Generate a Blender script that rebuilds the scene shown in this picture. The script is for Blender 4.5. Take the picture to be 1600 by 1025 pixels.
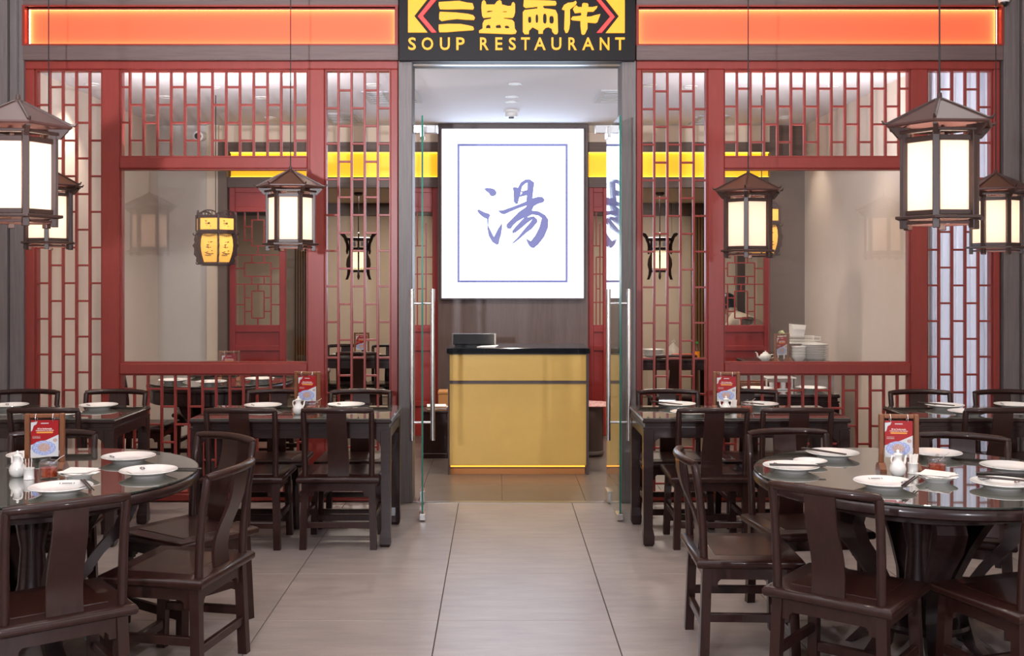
import bpy, bmesh, math, random
from mathutils import Vector, Matrix
random.seed(7)
for _o in list(bpy.data.objects):
    bpy.data.objects.remove(_o)
SC = bpy.context.scene
COL = SC.collection
PI = math.pi
F, CX, CY, H = 1667.0, 778.0, 434.0, 1.6      # focal length, principal point (photo pixels) and eye height

# ---------------------------------------------------------------- camera, world, big lights, exposure
cam = bpy.data.cameras.new('camera')
cam.sensor_width = 36.0
cam.lens = 36.0 * F / 1600.0
cam.shift_x = (800.0 - CX) / 1600.0
cam.shift_y = -(512.5 - CY) / 1600.0
cam.clip_start = 0.05
camo = bpy.data.objects.new('camera', cam)
camo.location = (0, 0, H)
camo.rotation_euler = (PI / 2, 0, 0)
COL.objects.link(camo)
SC.camera = camo

w = bpy.data.worlds.new('world')
SC.world = w
w.use_nodes = True
w.node_tree.nodes['Background'].inputs[0].default_value = (0.80, 0.86, 1.0, 1)
w.node_tree.nodes['Background'].inputs[1].default_value = 0.13

vs = SC.view_settings
vs.view_transform = 'Standard'
vs.look = 'None'
vs.exposure = 0.0
vs.gamma = 1.0
vs.use_curve_mapping = False
SC.cycles.max_bounces = 10
SC.cycles.transparent_max_bounces = 16
SC.cycles.caustics_reflective = False
SC.cycles.caustics_refractive = False
SC.cycles.sample_clamp_indirect = 4.0


def lamp(name, kind, loc, power, color=(1, 1, 1), rot=(0, 0, 0), size=None, size_y=None, radius=None, spot=None, blend=0.4):
    l = bpy.data.lights.new(name, kind)
    l.energy = power
    l.color = color
    if kind == 'AREA':
        l.shape = 'RECTANGLE'
        l.size = size
        l.size_y = size_y or size
    if radius is not None and kind in ('POINT', 'SPOT'):
        l.shadow_soft_size = radius
    if kind == 'SPOT':
        l.spot_size = spot
        l.spot_blend = blend
    o = bpy.data.objects.new(name, l)
    o.location = loc
    o.rotation_euler = rot
    COL.objects.link(o)
    return o


# bright lamps standing either side of the viewpoint, and the mall's ceiling lights
lamp('lamp_beside_viewpoint', 'POINT', (-1.0, 0.2, 1.75), 330, (0.93, 0.93, 1.0), radius=0.06)
lamp('lamp_beside_viewpoint', 'POINT', (2.25, 0.2, 1.75), 230, (0.95, 0.94, 1.0), radius=0.06)
# (wide spot added at the left lamp to boost the upper front and ceiling)
lamp('added_upward_spot', 'SPOT', (-1.0, 0.2, 1.80), 2600, (0.95, 0.94, 1.0), rot=(PI / 2 + math.radians(35), 0, -0.06), radius=0.05, spot=math.radians(90), blend=1.0)
for _x in (-2.4, 0.3, 2.6):
    lamp('mall_ceiling_light', 'AREA', (_x, 5.3, 4.15), 12, (1.0, 0.97, 0.95), size=0.9, size_y=0.9)
    lamp('mall_ceiling_light', 'AREA', (_x, 3.1, 4.15), 12, (1.0, 0.97, 0.95), size=0.9, size_y=0.9)
# lamps inside the dining room and the back room
# (unseen uplights on ledges added behind each screen's upper rail to brighten the ceiling)
for _x in (-2.03, 2.29):
    lamp('added_ceiling_uplight', 'AREA', (_x, 7.775, 2.475), 22, (1.0, 0.96, 0.97), rot=(PI - 0.62, 0, 0), size=1.5, size_y=0.05)
lamp('curtain_back_light', 'POINT', (3.38, 8.5, 2.5), 70, (0.95, 0.96, 1.0), radius=0.08)  # unseen point lamps added behind the curtain to whiten it
lamp('curtain_back_light', 'POINT', (3.38, 8.5, 1.0), 45, (0.95, 0.96, 1.0), radius=0.08)
for _x in (-1.5, 1.8):
    lamp('back_room_ceiling_light', 'AREA', (_x, 12.8, 2.58), 42, (1.0, 0.90, 0.78), size=0.6)

# ---------------------------------------------------------------- colour and material helpers


def lin(c):
    r = []
    for v in c:
        v = v / 255.0
        r.append(v / 12.92 if v <= 0.04045 else ((v + 0.055) / 1.055) ** 2.4)
    return r


def mat(name, rgb, rough=0.5, metal=0.0, spec=0.5, coat=0.0, noise=0.0, nscale=6.0, stretch=(1, 1, 1), bump=0.0,
        emit=None, estr=0.0, translucent=0.0, rgb2=None, coords='Object'):
    m = bpy.data.materials.new(name)
    m.use_nodes = True
    nt = m.node_tree
    b = nt.nodes['Principled BSDF']
    c = lin(rgb)
    b.inputs['Base Color'].default_value = (*c, 1)
    b.inputs['Roughness'].default_value = rough
    b.inputs['Metallic'].default_value = metal
    b.inputs['Specular IOR Level'].default_value = spec
    b.inputs['Coat Weight'].default_value = coat
    b.inputs['Coat Roughness'].default_value = 0.08
    if emit is not None:
        b.inputs['Emission Color'].default_value = (*lin(emit), 1)
        b.inputs['Emission Strength'].default_value = estr
    if noise or rgb2 or bump:
        tc = nt.nodes.new('ShaderNodeTexCoord')
        mp = nt.nodes.new('ShaderNodeMapping')
        mp.inputs['Scale'].default_value = stretch
        nz = nt.nodes.new('ShaderNodeTexNoise')
        nz.inputs['Scale'].default_value = nscale
        nz.inputs['Detail'].default_value = 6
        nz.inputs['Roughness'].default_value = 0.65
        nt.links.new(tc.outputs[coords], mp.inputs['Vector'])
        nt.links.new(mp.outputs[0], nz.inputs['Vector'])
        rp = nt.nodes.new('ShaderNodeValToRGB')
        rp.color_ramp.elements[0].position = 0.3
        rp.color_ramp.elements[1].position = 0.7
        if rgb2:
            c2 = lin(rgb2)
            rp.color_ramp.elements[0].color = (*c, 1)
            rp.color_ramp.elements[1].color = (*c2, 1)
        else:
            rp.color_ramp.elements[0].color = (*[v * (1 - noise) for v in c], 1)
            rp.color_ramp.elements[1].color = (*[min(1, v * (1 + noise)) for v in c], 1)
        nt.links.new(nz.outputs[0], rp.inputs[0])
        nt.links.new(rp.outputs[0], b.inputs['Base Color'])
        if bump:
            bp = nt.nodes.new('ShaderNodeBump')
            bp.inputs['Strength'].default_value = bump
            bp.inputs['Distance'].default_value = 0.01
            nt.links.new(nz.outputs[0], bp.inputs['Height'])
            nt.links.new(bp.outputs[0], b.inputs['Normal'])
    if translucent:
        tr = nt.nodes.new('ShaderNodeBsdfTranslucent')
        tr.inputs[0].default_value = (*c, 1)
        mx = nt.nodes.new('ShaderNodeMixShader')
        mx.inputs[0].default_value = translucent
        out = nt.nodes['Material Output']
        nt.links.new(b.outputs[0], mx.inputs[1])
        nt.links.new(tr.outputs[0], mx.inputs[2])
        nt.links.new(mx.outputs[0], out.inputs[0])
    return m


def glass(name, tint=(0.97, 0.985, 0.975), f0=0.04, rough=0.0, power=5.0):
    """thin clear glass: transparent with a Schlick reflection"""
    m = bpy.data.materials.new(name)
    m.use_nodes = True
    nt = m.node_tree
    for n in list(nt.nodes):
        nt.nodes.remove(n)
    out = nt.nodes.new('ShaderNodeOutputMaterial')
    lw = nt.nodes.new('ShaderNodeLayerWeight')
    lw.inputs[0].default_value = 0.5
    p = nt.nodes.new('ShaderNodeMath')
    p.operation = 'POWER'
    p.inputs[1].default_value = power
    ma = nt.nodes.new('ShaderNodeMath')
    ma.operation = 'MULTIPLY_ADD'
    ma.inputs[1].default_value = 1 - f0
    ma.inputs[2].default_value = f0
    tr = nt.nodes.new('ShaderNodeBsdfTransparent')
    tr.inputs[0].default_value = (*tint, 1)
    gl = nt.nodes.new('ShaderNodeBsdfGlossy')
    gl.inputs['Roughness'].default_value = rough
    mx = nt.nodes.new('ShaderNodeMixShader')
    nt.links.new(lw.outputs['Facing'], p.inputs[0])
    nt.links.new(p.outputs[0], ma.inputs[0])
    nt.links.new(ma.outputs[0], mx.inputs[0])
    nt.links.new(tr.outputs[0], mx.inputs[1])
    nt.links.new(gl.outputs[0], mx.inputs[2])
    nt.links.new(mx.outputs[0], out.inputs[0])
    return m


def emitter(name, rgb, strength):
    m = bpy.data.materials.new(name)
    m.use_nodes = True
    nt = m.node_tree
    nt.nodes.remove(nt.nodes['Principled BSDF'])
    e = nt.nodes.new('ShaderNodeEmission')
    e.inputs[0].default_value = (*lin(rgb), 1)
    e.inputs[1].default_value = strength
    nt.links.new(e.outputs[0], nt.nodes['Material Output'].inputs[0])
    return m


M = {}
M['chair'] = mat('dark_chair_wood', (43, 21, 17), 0.40, spec=0.25, coat=0.30, noise=0.30, nscale=9, stretch=(6, 6, 1), bump=0.03)
M['chair_panel'] = mat('seat_panel_wood', (47, 22, 17), 0.34, spec=0.3, coat=0.35, noise=0.32, nscale=8, stretch=(1, 5, 5))
M['table'] = mat('dark_table_wood', (42, 26, 25), 0.30, spec=0.35, coat=0.25, noise=0.30, nscale=8, stretch=(1.5, 8, 8))
M['tableglass'] = mat('glass_table_top', (84, 84, 76), 0.035, spec=0.9, coat=1.0)
M['tableglass'].node_tree.nodes['Principled BSDF'].inputs['Coat Roughness'].default_value = 0.02
M['glassedge'] = mat('glass_edge', (44, 54, 50), 0.08, spec=0.8)
M['red'] = mat('red_painted_timber', (138, 50, 43), 0.38, noise=0.10, nscale=5, stretch=(7, 7, 0.8), bump=0.02)
M['redbar'] = mat('red_lattice_bar', (140, 54, 48), 0.38, noise=0.08, nscale=12)
M['redin'] = mat('red_partition_timber', (150, 44, 40), 0.42, noise=0.10, nscale=5)
M['grey'] = mat('grey_wood_cladding', (108, 101, 100), 0.50, noise=0.20, nscale=6, stretch=(14, 14, 0.6), bump=0.05)
M['greyh'] = mat('grey_wood_beam', (102, 84, 82), 0.50, noise=0.18, nscale=6, stretch=(0.6, 14, 14), bump=0.05)
M['brownwood'] = mat('brown_wood_panel', (96, 80, 76), 0.40, noise=0.18, nscale=6, stretch=(14, 14, 0.6))
M['darkwood'] = mat('dark_brown_strip', (88, 68, 58), 0.45, noise=0.18, nscale=6, stretch=(0.6, 14, 14))
M['tile'] = mat('porcelain_floor_tile', (138, 127, 122), 0.36, noise=0.07, nscale=3.5, stretch=(0.8, 4.0, 1), rgb2=(157, 145, 139), coords='Generated')
M['grout'] = mat('dark_grout', (78, 70, 66), 0.8)
M['tilein'] = mat('brown_floor_tile', (90, 78, 69), 0.35, noise=0.12, nscale=3, rgb2=(104, 91, 80), coords='Generated')
M['wall'] = mat('beige_wall', (210, 195, 182), 0.7, noise=0.03, nscale=4)
M['wallgrey'] = mat('pale_grey_wall', (204, 198, 192), 0.7, noise=0.03, nscale=4)
M['cream'] = mat('cream_plaster', (214, 196, 176), 0.7)
M['ceil'] = mat('white_ceiling_paint', (222, 218, 222), 0.8)
M['mall'] = mat('mall_ceiling_paint', (200, 198, 196), 0.8)
M['black'] = mat('black_sign_face', (17, 14, 17), 0.45, spec=0.25)
M['blackplastic'] = mat('black_plastic', (20, 20, 23), 0.3)
M['chrome'] = mat('polished_steel', (238, 238, 240), 0.24, metal=1.0)
M['brushed'] = mat('brushed_steel', (180, 178, 176), 0.30, metal=1.0)
M['glass'] = glass('clear_window_glass', (0.965, 0.975, 0.97), 0.05)
M['doorglass'] = glass('clear_door_glass', (0.95, 0.98, 0.965), 0.05)
M['glassgreen'] = mat('green_glass_edge', (40, 108, 92), 0.15, spec=0.8, emit=(40, 120, 100), estr=0.0)
M['white'] = mat('white_porcelain', (236, 234, 230), 0.14, spec=0.6, coat=0.3)
M['print'] = mat('plate_print', (70, 68, 74), 0.4)
M['stick'] = mat('dark_chopstick', (52, 42, 40), 0.35)
M['napkin'] = mat('white_paper_napkin', (244, 238, 232), 0.8)
M['sauce'] = mat('chilli_sauce', (150, 40, 14), 0.25, noise=0.4, nscale=60, rgb2=(205, 84, 34))
M['jar'] = glass('jar_glass', (0.93, 0.93, 0.93), 0.09)
M['standwood'] = mat('menu_stand_wood', (122, 74, 46), 0.38, noise=0.2, nscale=7, stretch=(8, 8, 1))
M['card'] = mat('red_menu_card', (158, 15, 21), 0.35)
M['cardgrey'] = mat('card_pale_print', (206, 208, 212), 0.4)
M['cardblue'] = mat('card_blue_plate_print', (96, 118, 190), 0.4, noise=0.4, nscale=150, rgb2=(206, 214, 236))
M['cardfood'] = mat('card_food_print', (150, 92, 88), 0.4, noise=0.4, nscale=220, rgb2=(216, 200, 190))
M['cardorange'] = mat('card_orange_print', (226, 152, 66), 0.4)
M['lantern'] = mat('lantern_wood', (54, 35, 30), 0.42, noise=0.2, nscale=9, stretch=(6, 6, 1))
M['lroof'] = mat('lantern_roof_board', (72, 45, 41), 0.42, noise=0.15, nscale=6)
M['pane'] = mat('frosted_lantern_pane', (255, 240, 228), 0.5, emit=(255, 233, 212), estr=0.80, translucent=0.75)
M['palace'] = mat('dark_carved_wood', (48, 20, 19), 0.4)
M['palacepane'] = mat('yellow_painted_silk', (250, 190, 90), 0.6, emit=(250, 178, 70), estr=0.75)
M['ink'] = mat('ink_painting', (96, 62, 34), 0.6)
M['carved'] = mat('black_carved_wood', (44, 28, 26), 0.4)
M['carvedpane'] = mat('white_lantern_glass', (255, 236, 200), 0.5, emit=(255, 222, 170), estr=1.6)
M['cord'] = mat('black_cord', (26, 22, 24), 0.6)
M['orange'] = mat('orange_acrylic', (200, 74, 44), 0.6, emit=(255, 92, 62), estr=0.80)
M['ledwarm'] = emitter('warm_led_strip', (255, 206, 130), 22.0)
M['yellow'] = mat('yellow_acrylic', (250, 190, 20), 0.4, emit=(255, 186, 14), estr=0.72)
M['ledyellow'] = emitter('yellow_led_strip', (255, 222, 90), 2.4)
M['signyellow'] = mat('lit_yellow_letter', (190, 110, 20), 0.4, emit=(255, 192, 44), estr=0.85)
M['signred'] = mat('lit_red_letter', (240, 50, 48), 0.4, emit=(255, 66, 58), estr=0.75)
M['lightbox'] = emitter('lightbox_face', (218, 232, 255), 5.0)
M['brush'] = mat('blue_grey_print', (108, 112, 160), 0.5, emit=(104, 110, 164), estr=0.75)
M['counteryellow'] = mat('yellow_counter_panel', (250, 210, 118), 0.22, spec=0.5, noise=0.05, nscale=2)
M['stone'] = mat('black_stone_top', (24, 26, 30), 0.10, noise=0.4, nscale=30)
M['frameb'] = mat('counter_frame', (92, 78, 78), 0.4)
M['ledcounter'] = emitter('counter_led', (255, 150, 50), 3.0)
M['curtain'] = mat('white_sheer_curtain', (236, 238, 244), 0.8, translucent=0.5)
M['browncurtain'] = mat('brown_drape', (120, 88, 60), 0.8)
M['backwall'] = mat('back_room_wallpaper', (190, 170, 150), 0.75, noise=0.06, nscale=3)
M['downlight'] = emitter('downlight_lens', (255, 236, 205), 6.0)
M['downoff'] = mat('dark_downlight', (80, 76, 74), 0.4)
M['whiteplastic'] = mat('white_plastic', (228, 228, 228), 0.4)
M['vent'] = mat('vent_grille', (188, 190, 196), 0.5)
M['ventdark'] = mat('vent_gap', (46, 46, 52), 0.8)
M['skin'] = mat('skin', (196, 150, 124), 0.5)
M['shirt'] = mat('cream_shirt', (232, 214, 190), 0.8)
M['trousers'] = mat('dark_trousers', (40, 38, 44), 0.8)
M['hair'] = mat('black_hair', (18, 15, 14), 0.4)
M['bag'] = mat('translucent_plastic_bag', (226, 218, 206), 0.35, translucent=0.3)
M['redbox'] = mat('red_box_card', (206, 46, 28), 0.45, noise=0.3, nscale=40, rgb2=(226, 96, 40))
M['juice'] = mat('orange_juice', (236, 150, 40), 0.2)
M['capgreen'] = mat('green_cap', (60, 150, 66), 0.4)
M['cabgrey'] = mat('grey_laminate', (150, 144, 140), 0.5)
M['wire'] = mat('white_wire', (224, 222, 216), 0.4)
M['leaf'] = mat('pale_green_leaf', (196, 202, 150), 0.6)
M['bin'] = mat('brown_metal_bin', (100, 84, 78), 0.35, metal=0.4)
M['cardboard'] = mat('tan_cardboard', (206, 148, 92), 0.8)
M['redpaper'] = mat('folded_red_leaflet', (168, 74, 64), 0.6, noise=0.3, nscale=30, rgb2=(206, 170, 158))

# ---------------------------------------------------------------- mesh builder


class MB:
    def __init__(s):
        s.v = []
        s.f = []

    def add(s, v, f):
        n = len(s.v)
        s.v += [tuple(p) for p in v]
        s.f += [tuple(i + n for i in q) for q in f]
        return s

    def box(s, x0, x1, y0, y1, z0, z1, b=0.0):
        if b <= 0:
            v = [(x, y, z) for x in (x0, x1) for y in (y0, y1) for z in (z0, z1)]
            f = [(0, 1, 3, 2), (4, 6, 7, 5), (0, 4, 5, 1), (2, 3, 7, 6), (0, 2, 6, 4), (1, 5, 7, 3)]
            return s.add(v, f)
        v, f, ix = [], [], {}
        X, Y, Z = (x0, x1), (y0, y1), (z0, z1)
        for i in (0, 1):
            for j in (0, 1):
                for k in (0, 1):
                    dx, dy, dz = (b, -b)[i], (b, -b)[j], (b, -b)[k]
                    ix[i, j, k, 0] = len(v); v.append((X[i], Y[j] + dy, Z[k] + dz))
                    ix[i, j, k, 1] = len(v); v.append((X[i] + dx, Y[j], Z[k] + dz))
                    ix[i, j, k, 2] = len(v); v.append((X[i] + dx, Y[j] + dy, Z[k]))
        q = [(0, 0), (1, 0), (1, 1), (0, 1)]
        for i in (0, 1):
            f.append([ix[i, a, c, 0] for a, c in q][::(1 if i else -1)])
            f.append([ix[a, i, c, 1] for a, c in q][::(-1 if i else 1)])
            f.append([ix[a, c, i, 2] for a, c in q][::(1 if i else -1)])
        for a in (0, 1):
            for c in (0, 1):
                f.append((ix[a, c, 0, 0], ix[a, c, 1, 0], ix[a, c, 1, 1], ix[a, c, 0, 1]))
                f.append((ix[a, 0, c, 0], ix[a, 1, c, 0], ix[a, 1, c, 2], ix[a, 0, c, 2]))
                f.append((ix[0, a, c, 1], ix[1, a, c, 1], ix[1, a, c, 2], ix[0, a, c, 2]))
                for e in (0, 1):
                    f.append((ix[a, c, e, 0], ix[a, c, e, 1], ix[a, c, e, 2]))
        return s.add(v, f)

    def tube(s, pts, r, n=8, caps=True, flat=None):
        pts = [Vector(p) for p in pts]
        rs = r if isinstance(r, (list, tuple)) else [r] * len(pts)
        t0 = (pts[1] - pts[0]).normalized()
        up = Vector((0, 0, 1)) if abs(t0.z) < 0.9 else Vector((0, 1, 0))
        u = t0.cross(up).normalized()
        v, f = [], []
        for i, p in enumerate(pts):
            t = ((pts[min(i + 1, len(pts) - 1)] - pts[max(i - 1, 0)])).normalized()
            u = (u - t * u.dot(t)).normalized()
            w_ = t.cross(u)
            for k in range(n):
                a = 2 * PI * (k + 0.5) / n
                v.append(p + (u * math.cos(a) * rs[i] + w_ * math.sin(a) * rs[i] * (flat or 1)))
        for i in range(len(pts) - 1):
            for k in range(n):
                f.append((i * n + k, i * n + (k + 1) % n, (i + 1) * n + (k + 1) % n, (i + 1) * n + k))
        if caps:
            f.append(tuple(range(n))[::-1])
            f.append(tuple((len(pts) - 1) * n + k for k in range(n)))
        return s.add(v, f)

    def lathe(s, prof, n=24, c=(0, 0, 0), wav=None):
        v, f = [], []
        for (r, z) in prof:
            for k in range(n):
                a = 2 * PI * k / n
                rr = r if not wav else r * wav(a, r, z)
                v.append((c[0] + rr * math.cos(a), c[1] + rr * math.sin(a), c[2] + z))
        for i in range(len(prof) - 1):
            for k in range(n):
                f.append((i * n + k, i * n + (k + 1) % n, (i + 1) * n + (k + 1) % n, (i + 1) * n + k))
        if prof[0][0] > 1e-6:
            f.append(tuple(range(n))[::-1])
        if prof[-1][0] > 1e-6:
            f.append(tuple((len(prof) - 1) * n + k for k in range(n)))
        return s.add(v, f)

    def prism(s, poly, a0, a1, axis='z'):
        """poly extruded along an axis; poly given in the two other axes (xz for y, yz for x, xy for z)"""
        n = len(poly)
        mk = {'z': lambda p, a: (p[0], p[1], a), 'y': lambda p, a: (p[0], a, p[1]), 'x': lambda p, a: (a, p[0], p[1])}[axis]
        v = [mk(p, a0) for p in poly] + [mk(p, a1) for p in poly]
        f = [tuple(range(n))[::-1], tuple(range(n, 2 * n))]
        f += [(i, (i + 1) % n, n + (i + 1) % n, n + i) for i in range(n)]
        return s.add(v, f)

    def strip(s, secs):
        """loft of equal-length closed sections"""
        n = len(secs[0])
        v = [p for q in secs for p in q]
        f = []
        for i in range(len(secs) - 1):
            for k in range(n):
                f.append((i * n + k, i * n + (k + 1) % n, (i + 1) * n + (k + 1) % n, (i + 1) * n + k))
        f.append(tuple(range(n))[::-1])
        f.append(tuple((len(secs) - 1) * n + k for k in range(n)))
        return s.add(v, f)

    def xf(s, mtx):
        s.v = [tuple(mtx @ Vector(p)) for p in s.v]
        return s

    def mesh(s, name, m, smooth=None):
        me = bpy.data.meshes.new(name)
        me.from_pydata(s.v, [], s.f)
        bm = bmesh.new()
        bm.from_mesh(me)
        bmesh.ops.recalc_face_normals(bm, faces=bm.faces)
        bm.to_mesh(me)
        bm.free()
        if m is not None:
            me.materials.append(M[m])
        if smooth is not None:
            for p in me.polygons:
                p.use_smooth = True
            me.set_sharp_from_angle(angle=math.radians(smooth))
        return me

    def build(s, name, m, parent=None, smooth=None, loc=None, rotz=0):
        return link(name, s.mesh(name, m, smooth), parent, loc, rotz)


def link(name, me, parent=None, loc=None, rotz=0):
    o = bpy.data.objects.new(name, me)
    COL.objects.link(o)
    if parent is not None:
        o.parent = parent
    if loc is not None:
        o.location = loc
    if rotz:
        o.rotation_euler = (0, 0, rotz)
    return o


def tag(o, label, cat=None, group=None, kind=None):
    o['label'] = label
    if cat:
        o['category'] = cat
    if group:
        o['group'] = group
    if kind:
        o['kind'] = kind
    return o


def thing(name, label, cat, loc=(0, 0, 0), rotz=0, group=None):
    o = bpy.data.objects.new(name, None)
    o.empty_display_size = 0.1
    COL.objects.link(o)
    o.location = loc
    o.rotation_euler = (0, 0, rotz)
    return tag(o, label, cat, group)


def dup(o, loc=None, rotz=None, label=None, group=None, parent=None):
    c = o.copy()
    COL.objects.link(c)
    c.parent = parent
    if loc is not None:
        c.location = loc
    if rotz is not None:
        c.rotation_euler = (0, 0, rotz)
    if label:
        c['label'] = label
    if group:
        c['group'] = group
    for ch in list(o.children):
        dup(ch, parent=c)
    return c


def struct(name, mb, m, label, cat=None, smooth=None):
    o = mb.build(name, m, None, smooth)
    return tag(o, label, cat or name.split('_')[0], kind='structure')


def P(px, py, Y):
    return Vector(((px - CX) * Y / F, Y, H - (py - CY) * Y / F))


def PX(px, Y):
    return (px - CX) * Y / F


def PZ(py, Y):
    return H - (py - CY) * Y / F


def outline_mesh(name, loops, m, depth):
    """filled outlines (holes by even-odd) in x,z facing -y, given thickness"""
    cu = bpy.data.curves.new(name, 'CURVE')
    cu.dimensions = '2D'
    cu.fill_mode = 'BOTH'
    cu.extrude = depth / 2
    for lp in loops:
        sp = cu.splines.new('POLY')
        sp.points.add(len(lp) - 1)
        for p, q in zip(sp.points, lp):
            p.co = (q[0], q[1], 0, 1)
        sp.use_cyclic_u = True
    ob = bpy.data.objects.new(name, cu)
    me = bpy.data.meshes.new_from_object(ob)
    bpy.data.objects.remove(ob)
    me.name = name
    for v in me.vertices:
        x, y, z = v.co
        v.co = (x, -z, y)
    me.materials.clear()
    me.materials.append(M[m])
    return me


def text_mesh(name, txt, m, depth, box, bold=0.0):
    """one run of lettering scaled into box=(x0,x1,z0,z1), facing -y"""
    cu = bpy.data.curves.new(name, 'FONT')
    cu.body = txt
    cu.extrude = 0.01
    cu.offset = bold
    cu.resolution_u = 3
    ob = bpy.data.objects.new(name, cu)
    me = bpy.data.meshes.new_from_object(ob)
    bpy.data.objects.remove(ob)
    xs = [v.co.x for v in me.vertices]
    ys = [v.co.y for v in me.vertices]
    a, b, c, d = min(xs), max(xs), min(ys), max(ys)
    for v in me.vertices:
        x, y, z = v.co
        v.co = (box[0] + (x - a) / (b - a) * (box[1] - box[0]), -z / 0.01 * depth / 2, box[2] + (y - c) / (d - c) * (box[3] - box[2]))
    me.name = name
    me.materials.clear()
    me.materials.append(M[m])
    return me


def arc(cx, cy, r, a0, a1, n):
    return [(cx + r * math.cos(a0 + (a1 - a0) * i / n), cy + r * math.sin(a0 + (a1 - a0) * i / n)) for i in range(n + 1)]


# ================================================================ THE SETTING
YF = 7.62                       # plane of the restaurant front
KF = YF / F
ZC = 3.14                       # dining room ceiling
XL, XR, YP = -3.44, 3.10, 10.8  # dining room side walls and back partition

# ---- mall floor, tiles as parts
fl = struct('floor', MB().box(-4.4, 4.4, -2.0, 7.62, -0.06, -0.006), 'grout', 'grey grout bed of the mall floor under large porcelain tiles', 'floor')
TW, TD = 0.805, 0.79
tile_me = MB().box(-TW / 2 + 0.0022, TW / 2 - 0.0022, -TD / 2 + 0.0012, TD / 2 - 0.0012, -0.012, 0.0, 0.0015).mesh('tile', 'tile')
yj = [7.35 - TD * i for i in range(0, 8)]
for i in range(-5, 6):
    xc = -0.279 + TW * (i + 0.5)
    if abs(xc) > 4.2:
        continue
    for y1 in yj:
        link('tile', tile_me, fl, (xc, y1 - TD / 2, 0))
    mb = MB().box(-TW / 2 + 0.0022, TW / 2 - 0.0022, 7.3512, 7.60, -0.012, 0.0, 0.0015)
    mb.build('tile', 'tile', fl, loc=(xc, 0, 0))
# ---- dining room floor
fi = struct('floor', MB().box(-3.6, 3.6, 7.62, 14.6, -0.06, -0.005), 'grout', 'dark grout bed of the dining room floor inside the doors', 'floor')
ti = MB().box(-0.2985, 0.2985, -0.2985, 0.2985, -0.011, 0.0, 0.0015).mesh('tile', 'tilein')
for i in range(-6, 6):
    for j in range(0, 11):
        link('tile', ti, fi, (0.3 + 0.6 * i + 0.03, 7.93 + 0.6 * j, 0))
struct('trim_1', MB().box(-0.61, 0.88, 7.58, 7.64, -0.004, 0.003), 'brushed', 'thin metal threshold strip across the doorway floor', 'threshold')

# ---- walls and ceilings
struct('ceiling', MB().box(-3.6, 3.6, 7.70, YP, ZC, ZC + 0.08), 'ceil', 'white flat ceiling of the dining room behind the lattice', 'ceiling')
struct('wall_left', MB().box(XL - 0.1, XL, 7.70, YP + 0.1, 0, ZC), 'wall', 'beige side wall seen through the left lattice', 'wall')
struct('wall_right', MB().box(XR, XR + 0.1, 7.86, YP + 0.1, 0, ZC), 'wall', 'beige side wall seen through the right window', 'wall')
struct('wall_back', MB().box(XL, -2.935, YP, YP + 0.08, 0, ZC), 'wallgrey', 'pale grey wall panel facing the left window', 'wall')
struct('trim_2', MB().box(-2.935, -2.82, YP - 0.05, YP + 0.08, 0, ZC), 'cream', 'cream pilaster beside the dark post behind the left window', 'pilaster')
struct('trim_3', MB().box(-2.82, -2.73, YP - 0.06, YP + 0.1, 0, 2.97), 'darkwood', 'dark timber post beside the left red partition', 'post')
struct('wall_back', MB().box(2.75, 3.10, YP - 0.02, YP + 0.08, 0, ZC), 'darkwood', 'dark timber wall panel behind the right window', 'wall')
struct('wall_back', MB().box(-2.82, 2.75, YP, YP + 0.1, 2.97, ZC), 'cream', 'cream bulkhead above the long yellow light band', 'bulkhead')
struct('trim_4', MB().box(-2.73, 2.75, YP - 0.03, YP + 0.1, 2.87, 2.97), 'darkwood', 'dark timber strip above the yellow light band', 'trim')
struct('trim_5', MB().box(-2.73, 2.75, YP - 0.03, YP + 0.1, 2.513, 2.617), 'darkwood', 'dark timber strip below the yellow light band', 'trim')
# back room
struct('wall_back', MB().box(-3.6, 3.6, 14.4, 14.5, 0, 2.7), 'backwall', 'tan far wall of the back dining room', 'wall')
struct('wall_left', MB().box(-3.6, -3.5, 10.9, 14.5, 0, 2.7), 'backwall', 'tan left wall of the back dining room', 'wall')
struct('wall_right', MB().box(3.5, 3.6, 10.9, 14.5, 0, 2.7), 'backwall', 'tan right wall of the back dining room', 'wall')
struct('ceiling', MB().box(-3.6, 3.6, YP + 0.1, 14.5, 2.6, 2.68), 'cream', 'cream low ceiling of the back dining room', 'ceiling')
struct('trim_6', MB().box(-3.5, 3.5, 14.3, 14.4, 2.44, 2.6), 'darkwood', 'dark beam along the top of the far back wall', 'beam')
# mall shell
struct('wall_left', MB().box(-4.5, -4.4, -2.0, 7.62, 0, 4.2), 'wall', 'pale mall side wall left of the seating, outside the picture', 'wall')
struct('wall_right', MB().box(4.4, 4.5, -2.0, 7.62, 0, 4.2), 'wall', 'pale mall side wall right of the seating, outside the picture', 'wall')
struct('ceiling', MB().box(-4.6, 4.6, -2.0, 7.62, 4.2, 4.3), 'mall', 'pale mall ceiling high above the tables', 'ceiling')

struct('trim_13', MB().box(-2.80, -1.26, 7.71, 7.80, 2.44, 2.455), 'darkwood', 'narrow ledge added for an unseen uplight behind the left lattice rail', 'ledge')  # both ledges are added to carry the ceiling uplights
struct('trim_13', MB().box(1.52, 3.06, 7.71, 7.80, 2.44, 2.455), 'darkwood', 'narrow ledge added for an unseen uplight behind the right lattice rail', 'ledge')
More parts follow.
